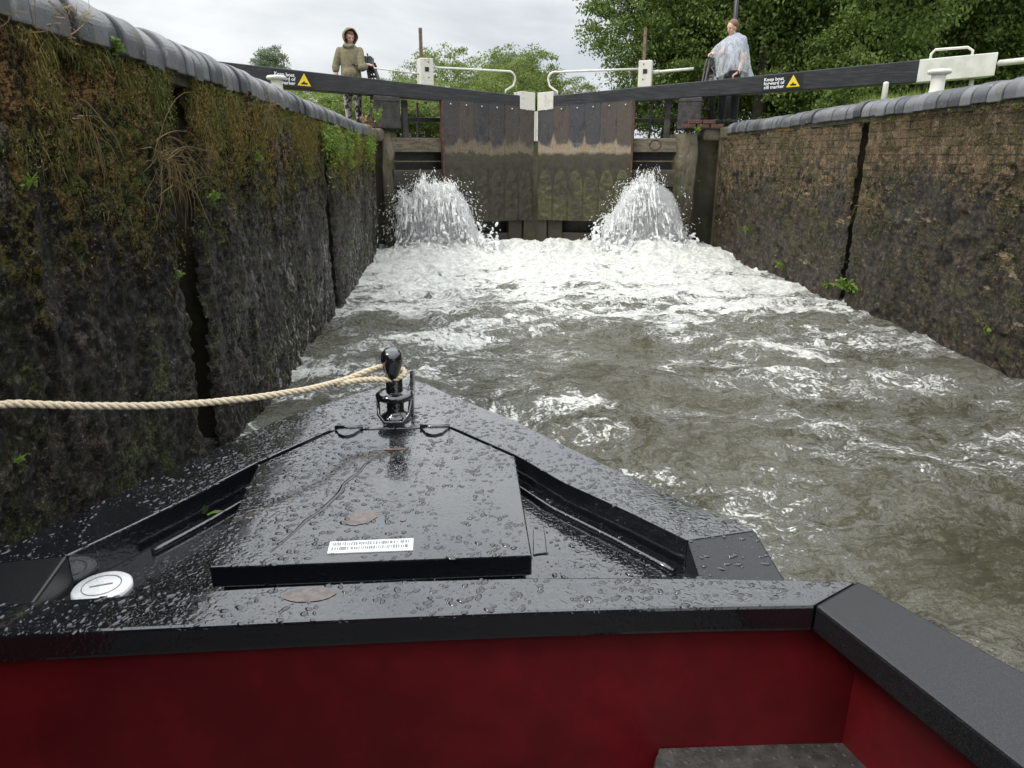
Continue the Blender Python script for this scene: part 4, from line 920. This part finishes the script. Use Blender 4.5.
# hull sides down to the water
ot = oL[::-1]+oR[1:]; ot = [Vector((-1.22, .9, zF-.05)), Vector((-1.30, -6.2, zF-.05))][::-1]+ot+[Vector((.655, 1.265, zF-.06)), Vector((.76, 1.18, zF-.05)), Vector((.92, .95, zF-.05)), Vector((1.05, .70, zF-.05)), Vector((1.08, -6.2, zF-.05))]
bt = [Vector(((a.x+.25)*float(np.interp(a.y, [1.15, 1.5], [1, .86]))-.25, (a.y-1.2)*.93+1.2 if a.y > 1.2 else a.y, -.25)) for a in ot]
m = MB(); n = len(ot); m.add([a-Vector((0, 0, .012)) for a in ot]+bt, [(i, i+1, n+i+1, n+i) for i in range(n-1)]+[tuple(range(n, 2*n))]); m.build('hull', M['blackdry'], B, True)
# cross beam in front of the well
far = [(-160, 612), (0, 603), (120, 595), (270, 586), (400, 580), (530, 577), (700, 577), (857, 581)]
near = [(-160, 648), (0, 636), (120, 630), (270, 623), (400, 617), (530, 612), (700, 607), (814, 605)]
a_ = [P(u, v, zB) for u, v in far]; b_ = [P(u, v, zB) for u, v in near]; n = len(a_); th = .036
top = a_+b_; vs = top+[q-Vector((0, 0, .058 if k >= n else .1)) for k, q in enumerate(top)]; N = 2*n; f = []
for k in range(n-1): f += [(k, k+1, n+k+1, n+k), (N+k, N+n+k, N+n+k+1, N+k+1), (k, N+k, N+k+1, k+1), (n+k, n+k+1, N+n+k+1, N+n+k)]
f += [(0, n, N+n, N), (n-1, N+n-1, N+2*n-1, 2*n-1)]
m = MB(); m.add(vs, f); m.build('well_coaming', M['black'], B, False, .007)
# side capping of the well, right and left
def capping(o0, i0, o1, i1, name='side_capping'):
    m = MB(); dz = Vector((0, 0, .058)); m.prism([o0, i0, i1, o1], [q-dz for q in (o0, i0, i1, o1)]); return m.build(name, M['rail'], B, False, .006)
o0, i0 = P(858, 580.5, zB+.001), P(815.5, 605, zB+.001); o1, i1 = P(1024, 672, zB+.001), P(1024, 768, zB+.001)
o2 = o1+(o1-o0)*.22; i2 = i1+(i1-i0)*.25
capping(o0, i0, o2, i2)
m = MB(); m.prism([o2, i2, Vector((i2.x+.02, -1.6, zB)), Vector((o2.x+.01, -1.6, zB))], [Vector((a.x, a.y, zB-.04)) for a in (o2, i2, Vector((i2.x+.02, -1.6, zB)), Vector((o2.x+.01, -1.6, zB)))]); m.build('side_capping', M['rail'], B, False, .006)
m = MB(); m.prism([Vector((-1.30, 1.22, zB)), Vector((-1.14, 1.16, zB)), Vector((-1.16, -1.6, zB)), Vector((-1.32, -1.6, zB))], [Vector((x, y, zB-.04)) for x, y in ((-1.30, 1.22), (-1.14, 1.16), (-1.16, -1.6), (-1.32, -1.6))]); m.build('side_capping', M['rail'], B, False, .006)
# red bulkhead below the beam, side panels and floor of the well
bb = [q+Vector((0, .02, 0)) for q in b_]; bb.append(bb[-1]+(bb[-1]-bb[-2]).normalized()*.115); m = MB()
for k in range(n): m.add([(bb[k].x, bb[k].y, zB-.03), (bb[k+1].x, bb[k+1].y, zB-.03), (bb[k+1].x, bb[k+1].y, .04), (bb[k].x, bb[k].y, .04)], [(0, 1, 2, 3)])
m.build('bulkhead', M['red'], B)
ip = bb[-1].copy(); iq = i2+Vector((.11, .0, 0)); m = MB()
m.add([(ip.x, ip.y, zB-.038), (iq.x, iq.y, zB-.038), (iq.x-.01, iq.y, .04), (ip.x, ip.y, .04)], [(0, 1, 2, 3)]); m.add([(iq.x, iq.y, zB-.038), (iq.x+.03, -1.6, zB-.038), (iq.x+.02, -1.6, .04), (iq.x-.01, iq.y, .04)], [(0, 1, 2, 3)])
m.build('side_panel', M['red'], B)
m = MB(); m.add([(-1.17, 1.2, zB-.038), (-1.19, -1.6, zB-.038), (-1.18, -1.6, .04), (-1.16, 1.2, .04)], [(0, 1, 2, 3)]); m.build('side_panel', M['red'], B)
m = MB(); m.box((-.18, .12, .07), (2.04, 2.2, .03)); m.build('well_floor', M['mat'], B)
# the cabin behind the photographer, with its pair of front doors and roof
m = MB(); m.box((-.16, -3.55, .98), (1.86, 5.0, 1.76)); m.build('cabin', M['blackdry'], B, False, .03)
m = MB(); m.prism([Vector((-1.12, -.98, 1.90)), Vector((.80, -.98, 1.90)), Vector((.80, -6.1, 1.90)), Vector((-1.12, -6.1, 1.90))], [Vector((-1.12, -.98, 1.861)), Vector((.80, -.98, 1.861)), Vector((.80, -6.1, 1.861)), Vector((-1.12, -6.1, 1.861))]); m.build('cabin_roof', M['rail'], B, False, .008)
for dx in (-.48, .16):
    m = MB(); m.box((dx, -1.03, .95), (.60, .035, 1.45)); dr = m.build('cabin_door', M['red'], B, False, .006)
    m = MB(); m.box((dx, -1.008, 1.35), (.36, .012, .4)); m.build('door_window', M['blackdry'], dr, False, .004)
for u, v in ((181, 724), (237, 722)):
    a = aty(u, v, bb[1].y+.02); m = MB(); m.ball(a, .006, 10, 6); m.build('rivet', M['red'], B, True)
# locker hatch
hp = [(334, 431), (449, 428), (515, 457), (532, 555), (209, 567), (258, 465)]
t_ = [P(u, v, zH) for u, v in hp]; m = MB(); m.prism(t_, [q-Vector((0, 0, .052)) for q in t_]); H = m.build('locker_hatch', M['black'], B, False, .0035)
cen = sum(t_, Vector())/6; m = MB(); m.prism([cen+(q-cen)*.95+Vector((0, 0, -.053)) for q in t_], [cen+(q-cen)*.95+Vector((0, 0, -.12)) for q in t_]); m.build('locker_box', M['blackdry'], B)
for u0, u1, v in ((335, 363, 428), (420, 450, 427)):
    a, b = P(u0, v, zH+.006), P(u1, v-.5, zH+.006); c = (a+b)/2; m = MB(); m.tube([a, b], .008, 10); hg = m.build('hinge', M['black'], H, True)
    for sg_ in (-1, 1):
        m = MB(); wv = (b-a)/2
        q = [c-wv*1.0, c+wv*1.0, c+wv*.55+Vector((0, sg_*.05, 0)), c+wv*.15+Vector((0, sg_*.065, 0)), c-wv*.15+Vector((0, sg_*.065, 0)), c-wv*.55+Vector((0, sg_*.05, 0))]
        m.prism([a_2+Vector((0, 0, .001)) for a_2 in q], [a_2-Vector((0, 0, .007)) for a_2 in q]); m.build('hinge_leaf', M['black'], hg, False, .002)
q = [(330, 541.5), (413.5, 538), (413, 549.5), (327, 553)]; q = [P(u, v, zH+.003) for u, v in q]
m = MB(); m.prism(q, [a-Vector((0, 0, .004)) for a in q]); pl = m.build('name_plate', M['plate'], H, False, .001)
m = MB(); r_ = random.Random(3); ex = (q[1]-q[0]); ey = (q[3]-q[0])
for row in (.28, .68):
    x = .05
    while x < .95:
        wv = r_.uniform(.008, .02); c = q[0]+ex*x+ey*row+Vector((0, 0, .0006)); hh = r_.uniform(.09, .15)
        m.prism([c+Vector((0, 0, .0006))+ex*i*wv/2+ey*j*hh for i, j in ((-1, -1), (1, -1), (1, 1), (-1, 1))], [c+ex*i*wv/2+ey*j*hh for i, j in ((-1, -1), (1, -1), (1, 1), (-1, 1))]); x += wv+r_.uniform(.006, .018)
m.build('engraved_marks', M['ink'], pl)
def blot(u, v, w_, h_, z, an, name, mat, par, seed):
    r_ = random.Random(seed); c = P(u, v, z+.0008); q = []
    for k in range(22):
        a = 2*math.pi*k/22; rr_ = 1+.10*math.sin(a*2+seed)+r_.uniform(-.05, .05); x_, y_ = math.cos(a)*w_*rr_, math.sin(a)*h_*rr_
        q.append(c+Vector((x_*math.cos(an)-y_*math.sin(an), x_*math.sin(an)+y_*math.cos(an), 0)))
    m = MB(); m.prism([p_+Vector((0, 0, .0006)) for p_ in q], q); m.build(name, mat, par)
wp = simple('tan brown patch', (.15, .115, .10), (.085, .066, .058), 60, .12, .2, .0006)  # tan brown colour for thin oval discs laid on hatch and cross beam
blot(360, 518, .040, .034, zH, .35, 'tan_patch', wp, H, 1); blot(309, 595, .046, .024, zB, .05, 'tan_patch', wp, B, 2); blot(403, 520, .008, .006, zH, .3, 'tan_patch', wp, H, 5); blot(395, 449, .030, .010, zH, 0, 'tan_patch', wp, H, 7)
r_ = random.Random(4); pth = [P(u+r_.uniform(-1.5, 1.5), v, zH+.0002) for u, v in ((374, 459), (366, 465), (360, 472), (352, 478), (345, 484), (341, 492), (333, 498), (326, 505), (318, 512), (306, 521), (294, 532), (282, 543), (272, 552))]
m = MB(); m.tube(pth, [.003, .005, .004, .007, .005, .009, .006, .007, .005, .006, .004, .004, .002], 8); m.v = [(a_1, b_1, zH+(c_1-zH)*.35) for a_1, b_1, c_1 in m.v]; m.build('dark_streak', M['drop'], H, True)  # thin dark raised streak running diagonally over the hatch
tab = [P(u, v, zH-.02) for u, v in ((533, 528), (545, 532), (547, 552), (533, 554))]; m = MB(); m.prism(tab, [a-Vector((0, 0, .008)) for a in tab]); m.build('catch', M['black'], H, False, .002)
# mooring stud
sb = Vector(aty(396, 428, 2.27)); sb = P(396, 418, zF); x, y = sb.x, sb.y
S = bpy.data.objects.new('mooring_stud', None); COL.objects.link(S); S.parent = B; S.location = Vector((x, y, zF))-Vector(B.location)
hz = float(aty(396, 346, y)[2])-zF
m = MB(); m.lathe([(.052, 0), (.050, .012), (.034, .02), (.029, .03), (.028, hz-.10), (.022, hz-.09)], (x, y, zF), 24); m.build('column', M['black'], S, True)
m = MB(); m.lathe([(.004, hz-.128), (.013, hz-.115), (.022, hz-.092), (.031, hz-.064), (.036, hz-.038), (.033, hz-.015), (.021, hz-.003), (.001, hz)], (x, y-.028, zF), 24, 1, 1.15); m.build('head', M['black'], S, True)
m = MB(); m.lathe([(.056, .07), (.064, .078), (.064, .088), (.054, .096), (.03, .098)], (x, y, zF), 24); m.build('collar', M['black'], S, True)
m = MB(); m.tube([(x-.055, y-.01, zF+.08), (x-.05, y-.05, zF+.03), (x-.03, y-.065, zF+.008), (x+.03, y-.065, zF+.008), (x+.05, y-.05, zF+.03), (x+.055, y-.01, zF+.08)], .006, 8); m.build('bail', M['black'], S, True)
m = MB(); m.box((x+.05, y+.10, zF+.06), (.012, .06, .15), ((1, 0, 0), (0, .9, -.3), (0, .3, .95))); m.build('stem_plate', M['black'], S, False, .003)
# deck filler
a = P(102, 587, zD+.007); m = MB(); m.lathe([(.062, -.02), (.062, 0), (.058, .004), (.001, .005)], a, 32); fc = m.build('filler_cap', M['plate'], B, True)
m = MB(); m.tube([(a.x+.040*math.cos(t), a.y+.040*math.sin(t), a.z+.005) for t in np.linspace(0, 2*math.pi, 33)], .0012, 6); m.tube([(a.x-.022, a.y-.008, a.z+.0055), (a.x+.022, a.y+.006, a.z+.0055)], .0022, 6); m.build('cap_slot', M['ink'], fc)
# fallen leaf on the deck
a = P(217, 513, zD+.012); r_ = np.random.default_rng(2); m = MB()
m.add([a+Vector(q) for q in ((-.026, -.006, 0), (-.008, .010, .004), (.015, .012, .001), (.028, .004, .006), (.010, .001, .0), (-.008, -.006, .003), (-.02, -.014, 0))], [(0, 1, 5, 6), (1, 2, 4, 5), (2, 3, 4)])
lf = m.build('fallen_leaf', M['weed'], None, False, 0, tuple(a)); tag(lf, 'bright green leaf fallen on the wet black foredeck', 'leaf')
# step in the well
st = thing('step_box', (.55, .95, .1), 'dark worn step box in the corner of the red well', 'step')
zS = .432; c4 = [P(u, v, zS) for u, v in ((657, 751), (905, 742), (985, 800), (640, 830))]; m = MB(); m.prism(c4, [Vector((q.x, q.y, .09)) for q in c4]); m.build('box', M['mat'], st, False, .008)
m = MB(); cc = sum(c4, Vector())/4; k4 = [cc+(q-cc)*.985+Vector((0, 0, .003)) for q in c4]; m.prism([q+Vector((0, 0, .004)) for q in k4], k4)
for i in range(14):
    for j in range(5):
        q = k4[0].lerp(k4[1], (i+.7)/15).lerp(k4[3].lerp(k4[2], (i+.7)/15), (j+.25)/6); m.ball((q.x, q.y, q.z+.004), (.006, .006, .002), 6, 4)
m.build('rubber_tread', M['mat'], st)
# raindrops
def drops(polys, n, seed, smin=.0013, smax=.0068):
    r = random.Random(seed); V = []; Fc = []; k = 8
    tris = []
    for pl_ in polys:
        for i in range(1, len(pl_)-1):
            t = (pl_[0], pl_[i], pl_[i+1]); tris.append((t, ((t[1]-t[0]).cross(t[2]-t[0])).length/2))
    tot = sum(a for _, a in tris)
    for t, a in tris:
        nn = int(n*a/tot+r.random())
        for _ in range(nn):
            u, v = r.random(), r.random()
            if u+v > 1: u, v = 1-u, 1-v
            p = t[0]+(t[1]-t[0])*u+(t[2]-t[0])*v
            if vn(p.x*14, p.y*14, 0, 3) < -.45: continue
            s_ = smin+(smax-smin)*r.random()**4.2; el = r.uniform(1, 2.0) if s_ > .003 else 1; an = r.uniform(-.8, .8)+(1.2 if r.random() < .3 else 0); h = s_*r.uniform(.22, .5)
            o = len(V); ca, sa = math.cos(an), math.sin(an)
            ir = [1+r.uniform(-.18, .18) for _ in range(k)]
            for rad, hh in ((1, 0), (.86, .55), (.5, .92)):
                for q in range(k):
                    b = 2*math.pi*q/k; x_ = math.cos(b)*s_*rad*el*ir[q]; y_ = math.sin(b)*s_*rad*ir[q]; V.append((p.x+x_*ca-y_*sa, p.y+x_*sa+y_*ca, p.z+hh*h+.0002))
            V.append((p.x, p.y, p.z+h))
            for lv in range(2):
                for q in range(k): Fc.append((o+lv*k+q, o+lv*k+(q+1) % k, o+(lv+1)*k+(q+1) % k, o+(lv+1)*k+q))
            for q in range(k): Fc.append((o+2*k+q, o+2*k+(q+1) % k, o+3*k))
    return V, Fc
strip = lambda o, i: [[o[k], o[k+1], i[k+1], i[k]] for k in range(len(o)-1)]
V, Fc = drops(strip(oR, iR)+strip(oL, iL)+[t_, stepR]+strip(a_, b_), 7800, 5)
V2, F2 = drops([[a, b, c] for a, b, c in ((iR[9]-Vector((0, 0, .081)), iR[25]-Vector((0, 0, .081)), Vector((.15, 1.25, zD+.001))), (iL[9]-Vector((0, 0, .081)), Vector((-.45, 1.25, zD+.001)), iL[25]-Vector((0, 0, .081))))], 700, 6)
me = bpy.data.meshes.new('raindrops'); me.from_pydata(V+V2, [], Fc+[tuple(i+len(V) for i in f) for f in F2])
ro = finish(me, 'raindrops', M['drop'], None, True); tag(ro, 'raindrops beaded all over the black bow plates and hatch', 'raindrops', kind='stuff')

# mooring rope: three twisted strands, with an eye round the stud
def rope(path, rad, twist_len, m):
    pts = [Vector(p) for p in path]; q = [0]
    for k in range(1, len(pts)): q.append(q[-1]+(pts[k]-pts[k-1]).length)
    n = int(q[-1]/.006)
    def samp(t): return Vector([float(np.interp(t, q, [p[c] for p in pts])) for c in range(3)])
    S_ = [samp(t) for t in np.linspace(0, q[-1], n)]
    for _ in range(30): S_ = [S_[0]]+[(S_[i-1]+S_[i]*2+S_[i+1])/4 for i in range(1, n-1)]+[S_[-1]]
    for s_ in range(3):
        out = []; up = Vector((0, 0, 1))
        for i, p in enumerate(S_):
            t = (S_[min(i+1, n-1)]-S_[max(i-1, 0)]).normalized(); a = (up-t*up.dot(t)).normalized(); b = t.cross(a)
            ph = 2*math.pi*(i*q[-1]/n/twist_len+s_/3); out.append(p+(a*math.cos(ph)+b*math.sin(ph))*rad*.5)
        m.tube(out, rad*.56, 7)
RP = thing('mooring_rope', (x, y, zF+.1), 'twisted beige mooring rope looped on the black stud and running off left', 'rope')
zr = float(aty(388, 372, y)[2])
def RP_(u, v, yy): return Vector(aty(u, v, yy))
end = [RP_(0, 403, 1.62), RP_(80, 406, 1.72), RP_(150, 406, 1.80), RP_(205, 403, 1.88), RP_(260, 397, 1.97), RP_(310, 389, 2.07)]
pre = [Vector((-1.42, -.9, 1.16)), Vector((-1.36, -.2, 1.07)), Vector((-1.28, .5, 1.02)), Vector((-1.20, 1.1, .995))]
m = MB(); rope(pre+end+[RP_(345, 380, y-.06), RP_(372, 369, y-.01), Vector((x-.015, y+.045, zr+.01)), Vector((x+.03, y+.035, zr)), Vector((x+.045, y, zr-.004)), Vector((x+.03, y-.035, zr-.01)), Vector((x-.01, y-.045, zr-.015)), RP_(370, 379, y-.03), RP_(352, 381.5, y-.06), RP_(335, 385, y-.1)], .0100, .062, m)
m.build('eye_loop', M['rope'], RP, True)
# ------------------------------------------------------------------ people
def limb(m, a, b, ra, rb, n=12):
    a, b = Vector(a), Vector(b); m.tube([a.lerp(b, t) for t in (0, .33, .66, 1)], [ra, ra*.72+rb*.34, ra*.38+rb*.66, rb], n); m.ball(a, ra, n, 8); m.ball(b, rb, n, 8)
def hand(m, wr, d, pn, s=1.0, curl=.9, side=1):
    """palm plus five separate curled fingers; d = pointing direction, pn = palm normal"""
    wr = Vector(wr); d = Vector(d).normalized(); pn = Vector(pn); pn = (pn-d*pn.dot(d)).normalized(); sd = d.cross(pn)*side
    Mx = Matrix((sd, d, pn)).transposed(); m.ball(wr+d*.045*s, (.038*s, .05*s, .018*s), 12, 8, Mx); limb(m, wr-d*.01, wr+d*.03*s, .024*s, .024*s)
    for k, (o, L) in enumerate(((-.029, .062), (-.010, .072), (.010, .068), (.029, .052))):
        p = wr+d*.082*s+sd*o*s; a = 0; 
        for j in range(3):
            a += curl*.55; q = p+(d*math.cos(a)+pn*math.sin(a))*L*s*(.42, .32, .26)[j]; limb(m, p, q, .0085*s, .0078*s, 8); p = q
    p = wr+d*.03*s-sd*.03*s; q = p+(d*.6-sd*.6+pn*.35).normalized()*.035*s; limb(m, p, q, .011*s, .010*s, 8); limb(m, q, q+(d*.8+pn*.5).normalized()*.028*s, .010*s, .008*s, 8)
def voxel(o, vs, sm=4):
    md = o.modifiers.new('join', 'REMESH'); md.mode = 'VOXEL'; md.voxel_size = vs; md.use_smooth_shade = True
    s_ = o.modifiers.new('relax', 'SMOOTH'); s_.factor = .5; s_.iterations = sm
def head(m, c, face, R_=.1):
    c = Vector(c); f = Vector(face).normalized(); sd = f.cross(Vector((0, 0, 1))).normalized(); up = sd.cross(f)
    Mx = Matrix((sd, f, up)).transposed(); m.ball(c+up*.018*R_/.1, (.076*R_/.1, .092*R_/.1, .092*R_/.1), 18, 12, Mx)
    k = R_/.1; m.ball(c+f*.028*k-up*.055*k, (.052*k, .052*k, .055*k), 14, 10, Mx); m.ball(c+f*.055*k-up*.095*k, (.022*k, .018*k, .018*k), 10, 8, Mx)
    m.ball(c+f*.094*k-up*.018*k, (.011*k, .014*k, .024*k), 8, 6, Mx); m.ball(c+f*.104*k-up*.034*k, (.014*k, .014*k, .010*k), 8, 6, Mx)
    for s_ in (-1, 1):
        m.ball(c+sd*s_*.076*k-up*.01*k, (.008*k, .016*k, .026*k), 8, 6, Mx); m.ball(c+f*.062*k+sd*s_*.034*k-up*.035*k, (.022*k, .018*k, .018*k), 8, 6, Mx)
    m.ball(c+f*.082*k+up*.022*k, (.046*k, .010*k, .010*k), 8, 6, Mx)
    return f, sd, up, k
def facebits(c, fr, par):
    f, sd, up, k = fr; c = Vector(c)
    for s_ in (-1, 1):
        m = MB(); m.ball(c+f*.084*k+sd*s_*.030*k+up*.004*k, (.011*k, .006*k, .006*k), 8, 6); m.build('eye', M['eye'], par, True)
    m = MB(); m.ball(c+f*.088*k-up*.060*k, (.020*k, .008*k, .006*k), 8, 6); m.build('mouth', M['lip'], par, True)

# the hooded one, standing left
x, y, z0 = -2.12, 13.12, 2.06
pL = thing('person', (x, y, z0), 'person in a khaki hoodie with the hood up looking down, behind the left beam', 'person')
hc = (x+.02, y-.02, z0+1.42); face = (.38, -.85, -.30)
m = MB(); fr = head(m, hc, face, .092); limb(m, (x, y+.01, z0+1.2), (x+.01, y, z0+1.36), .05, .045)
limb(m, (x, y+.02, z0+.85), (x, y+.02, z0+1.10), .095, .095)
shR, elR, wrR = (x-.165, y, z0+1.21), (x-.245, y-.02, z0+.97), (x-.235, y-.07, z0+.74)
limb(m, shR, elR, .05, .04); limb(m, elR, wrR, .036, .026); hand(m, wrR, (.05, -.1, -1), (.9, -.2, 0), .9, .5, -1)
shL, elL, wrL = (x+.165, y, z0+1.21), (x+.20, y-.10, z0+.95), (x+.30, y-.03, z0+1.0)
limb(m, shL, elL, .05, .04); limb(m, elL, wrL, .036, .026); hand(m, wrL, (1, .05, -.1), (0, 0, -1), .9, 1.1, 1)
for s_ in (-1, 1): limb(m, (x+s_*.075, y, z0+.80), (x+s_*.085, y-.01, z0+.44), .078, .055); limb(m, (x+s_*.085, y-.01, z0+.44), (x+s_*.085, y, z0+.06), .05, .035); m.ball((x+s_*.085, y-.05, z0+.035), (.04, .10, .032), 12, 8)
bo = m.build('body', M['skin'], pL, True); voxel(bo, .0055)
facebits(hc, fr, bo)
m = MB(); f, sd, up, k = fr; c = Vector(hc)                                             # hood as an open shell round the face
rings = []
for j in range(13):
    th = math.pi*(.0+.66*j/12)
    for q in range(24):
        a = 2*math.pi*q/24; dv = -f*math.cos(th)+(sd*math.cos(a)+up*math.sin(a))*math.sin(th); wv = .122+.006*math.sin(a*5+j)+(.012 if j > 10 else 0)
        rings.append(c-f*.0+Vector(dv)*wv+up*.012*(1+math.sin(a)))
fs = [(j*24+q, (j+1)*24+q, (j+1)*24+(q+1) % 24, j*24+(q+1) % 24) for j in range(12) for q in range(24)]; m.add(rings, fs)
hd = m.build('hood', M['hoodie'], pL, True); sdm = hd.modifiers.new('thick', 'SOLIDIFY'); sdm.thickness = .012
m = MB()
rg = [(.13, .10, .70), (.175, .135, .72), (.175, .14, .82), (.16, .13, .95), (.165, .13, 1.08), (.17, .12, 1.19), (.13, .10, 1.27), (.075, .08, 1.32)]
prev = None; vs = []; N = 24
for rx, ry, zz in rg:
    for q in range(N): a = 2*math.pi*q/N; wv = 1+.03*math.sin(a*6+zz*20); vs.append((x+rx*math.cos(a)*wv, y+ry*math.sin(a)*wv, z0+zz))
m.add(vs, [(j*N+q, j*N+(q+1) % N, (j+1)*N+(q+1) % N, (j+1)*N+q) for j in range(len(rg)-1) for q in range(N)]+[tuple(range(N)), tuple(range((len(rg)-1)*N, len(rg)*N))])
for a, b, ra, rb in ((shR, elR, .066, .062), (shL, elL, .066, .062), (elR, (x-.245, y-.035, z0+.92), .064, .058), (elL, (x+.245, y-.07, z0+.965), .068, .06)): limb(m, a, b, ra, rb)
m.tube([(x-.08, y-.09, z0+1.29), (x, y-.11, z0+1.26), (x+.08, y-.08, z0+1.29)], .035, 10); m.ball((x, y-.12, z0+.86), (.12, .035, .085), 14, 8)
hb = m.build('hoodie', M['hoodie'], pL, True); voxel(hb, .008, 3)
m = MB()
for s_ in (-1, 1): limb(m, (x+s_*.072, y, z0+.74), (x+s_*.085, y-.01, z0+.42), .092, .066); limb(m, (x+s_*.085, y-.01, z0+.42), (x+s_*.085, y, z0+.10), .062, .046)
lg = m.build('leggings', M['pattern'], pL, True); voxel(lg, .008, 2)
for s_ in (-1, 1): m = MB(); m.ball((x+s_*.085, y-.045, z0+.03), (.05, .115, .045), 14, 8); m.ball((x+s_*.085, y+.02, z0+.06), (.045, .05, .05), 12, 8); m.build('shoe', M['shoe'], pL, True)
m = MB(); m.ball(c-f*.012+up*.055, (.082, .082, .05), 14, 8); m.ball(c+f*.055+up*.062, (.05, .03, .02), 10, 6); m.build('hair', M['hairbrown'], pL, True)

# the one in the poncho, winding the paddle on the right
x, y, z0 = 4.46, 13.22, 2.15
pR = thing('person', (x, y, z0), 'person in a clear plastic poncho with tied back brown hair winding the right paddle', 'person')
hc = (x-.10, y-.03, z0+1.53); face = (-.86, -.42, -.22)
m = MB(); fr = head(m, hc, face, .098); limb(m, (x-.03, y, z0+1.34), (x-.085, y-.02, z0+1.46), .055, .048)
for a, b, ra, rb in (((x, y, z0+.90), (x-.01, y, z0+1.05), .14, .12), ((x-.01, y, z0+1.05), (x-.02, y, z0+1.28), .12, .14)): limb(m, a, b, ra, rb, 14)
sN, eN, wN = (x+.05, y-.17, z0+1.32), (x+.07, y-.23, z0+1.03), (x-.02, y-.30, z0+.80)
sF, eF, wF = (x-.06, y+.16, z0+1.32), (x-.24, y+.10, z0+1.12), (x-.36, y+.0, z0+1.13)
limb(m, sN, eN, .055, .045); limb(m, eN, wN, .04, .028); hand(m, wN, (-.75, .1, -.35), (.1, .2, -1), 1.0, 1.2, 1)
limb(m, sF, eF, .055, .045); limb(m, eF, wF, .04, .028); hand(m, wF, (-1, -.1, .0), (0, 0, -1), 1.0, 1.2, -1)
lg_ = [((x-.02, y-.09, z0+.86), (x+.03, y-.10, z0+.46), (x+.05, y-.09, z0+.07)), ((x+.0, y+.09, z0+.86), (x-.13, y+.10, z0+.46), (x-.12, y+.10, z0+.07))]
for a, b, c in lg_: limb(m, a, b, .088, .06); limb(m, b, c, .055, .038); m.ball((c[0]-.05, c[1], z0+.035), (.11, .042, .034), 12, 8)
bo = m.build('body', M['skin'], pR, True); voxel(bo, .0055)
facebits(hc, fr, bo)
m = MB()
for a, b, c in lg_: limb(m, a, b, .105, .075); limb(m, b, (c[0], c[1], c[2]+.03), .072, .055)
m.ball((x, y, z0+.90), (.15, .17, .11), 14, 8); tr = m.build('trousers', M['dark'], pR, True); voxel(tr, .009, 2)
for a, b, c in lg_: m = MB(); m.ball((c[0]-.045, c[1], z0+.035), (.125, .05, .045), 14, 8); m.ball((c[0]+.01, c[1], z0+.07), (.05, .045, .05), 12, 8); m.build('shoe', M['shoe'], pR, True)
m = MB()
for a, b, ra, rb in (((x, y, z0+.90), (x-.01, y, z0+1.08), .165, .145), ((x-.01, y, z0+1.05), (x-.02, y, z0+1.30), .145, .165), (sN, (x+.06, y-.2, z0+1.16), .075, .07), (sF, (x-.13, y+.13, z0+1.22), .075, .07)): limb(m, a, b, ra, rb, 14)
sh = m.build('top', M['greyshirt'], pR, True); voxel(sh, .009, 2)
f, sd, up, k = fr; c = Vector(hc); m = MB(); Mx = Matrix((sd, f, up)).transposed()
m.ball(c-f*.026+up*.045, (.092, .094, .090), 16, 10, Mx); m.ball(c-f*.075-up*.01, (.055, .045, .055), 12, 8, Mx); m.ball(c-f*.115+up*.02, (.036, .036, .036), 10, 8, Mx)
hr = m.build('hair', M['hairbrown'], pR, True); voxel(hr, .007, 2)
# poncho: draped sheet with folds
N = 96; K = 34; vs = []
for j in range(K):
    t = j/(K-1); zz = 1.42-t*(1.42-.62)
    for q in range(N):
        a = 2*math.pi*q/N; ca, sa = math.cos(a), math.sin(a)
        rx = float(np.interp(t, [0, .08, .2, .45, .75, 1], [.075, .15, .23, .27, .30, .33])); ry = float(np.interp(t, [0, .08, .2, .45, .75, 1], [.075, .20, .28, .33, .34, .35]))
        fold = (1+.10*t*math.sin(a*7+1.3*math.sin(t*3))+.06*t*math.sin(a*13+t*4)+.02*math.sin(a*23))
        px = -.05+rx*ca*fold+(.05*t if ca > 0 else -.0); py = ry*sa*fold
        if ca < -.4: px -= .10*math.exp(-((t-.35)/.2)**2)*(1 if sa > -.2 else .2)
        drop = 0
        if sa < -.3 and t > .5: drop = .30*(t-.5)*2*(-sa-.3)                       # front edge lifted by the arm
        vs.append((x+px, y+py, z0+zz+drop-.03*ca*t+.01*math.sin(a*9)*t))
m = MB(); m.add(vs, [(j*N+q, j*N+(q+1) % N, (j+1)*N+(q+1) % N, (j+1)*N+q) for j in range(K-1) for q in range(N)])
m.build('poncho', M['poncho'], pR, True)
m = MB(); m.tube([Vector(wN)+Vector((-.012, -.0, 0))+Vector((0, .03*math.cos(t), .03*math.sin(t))) for t in np.linspace(0, 2*math.pi, 17)], .009, 6); m.build('wrist_band', M['dark'], pR, True)
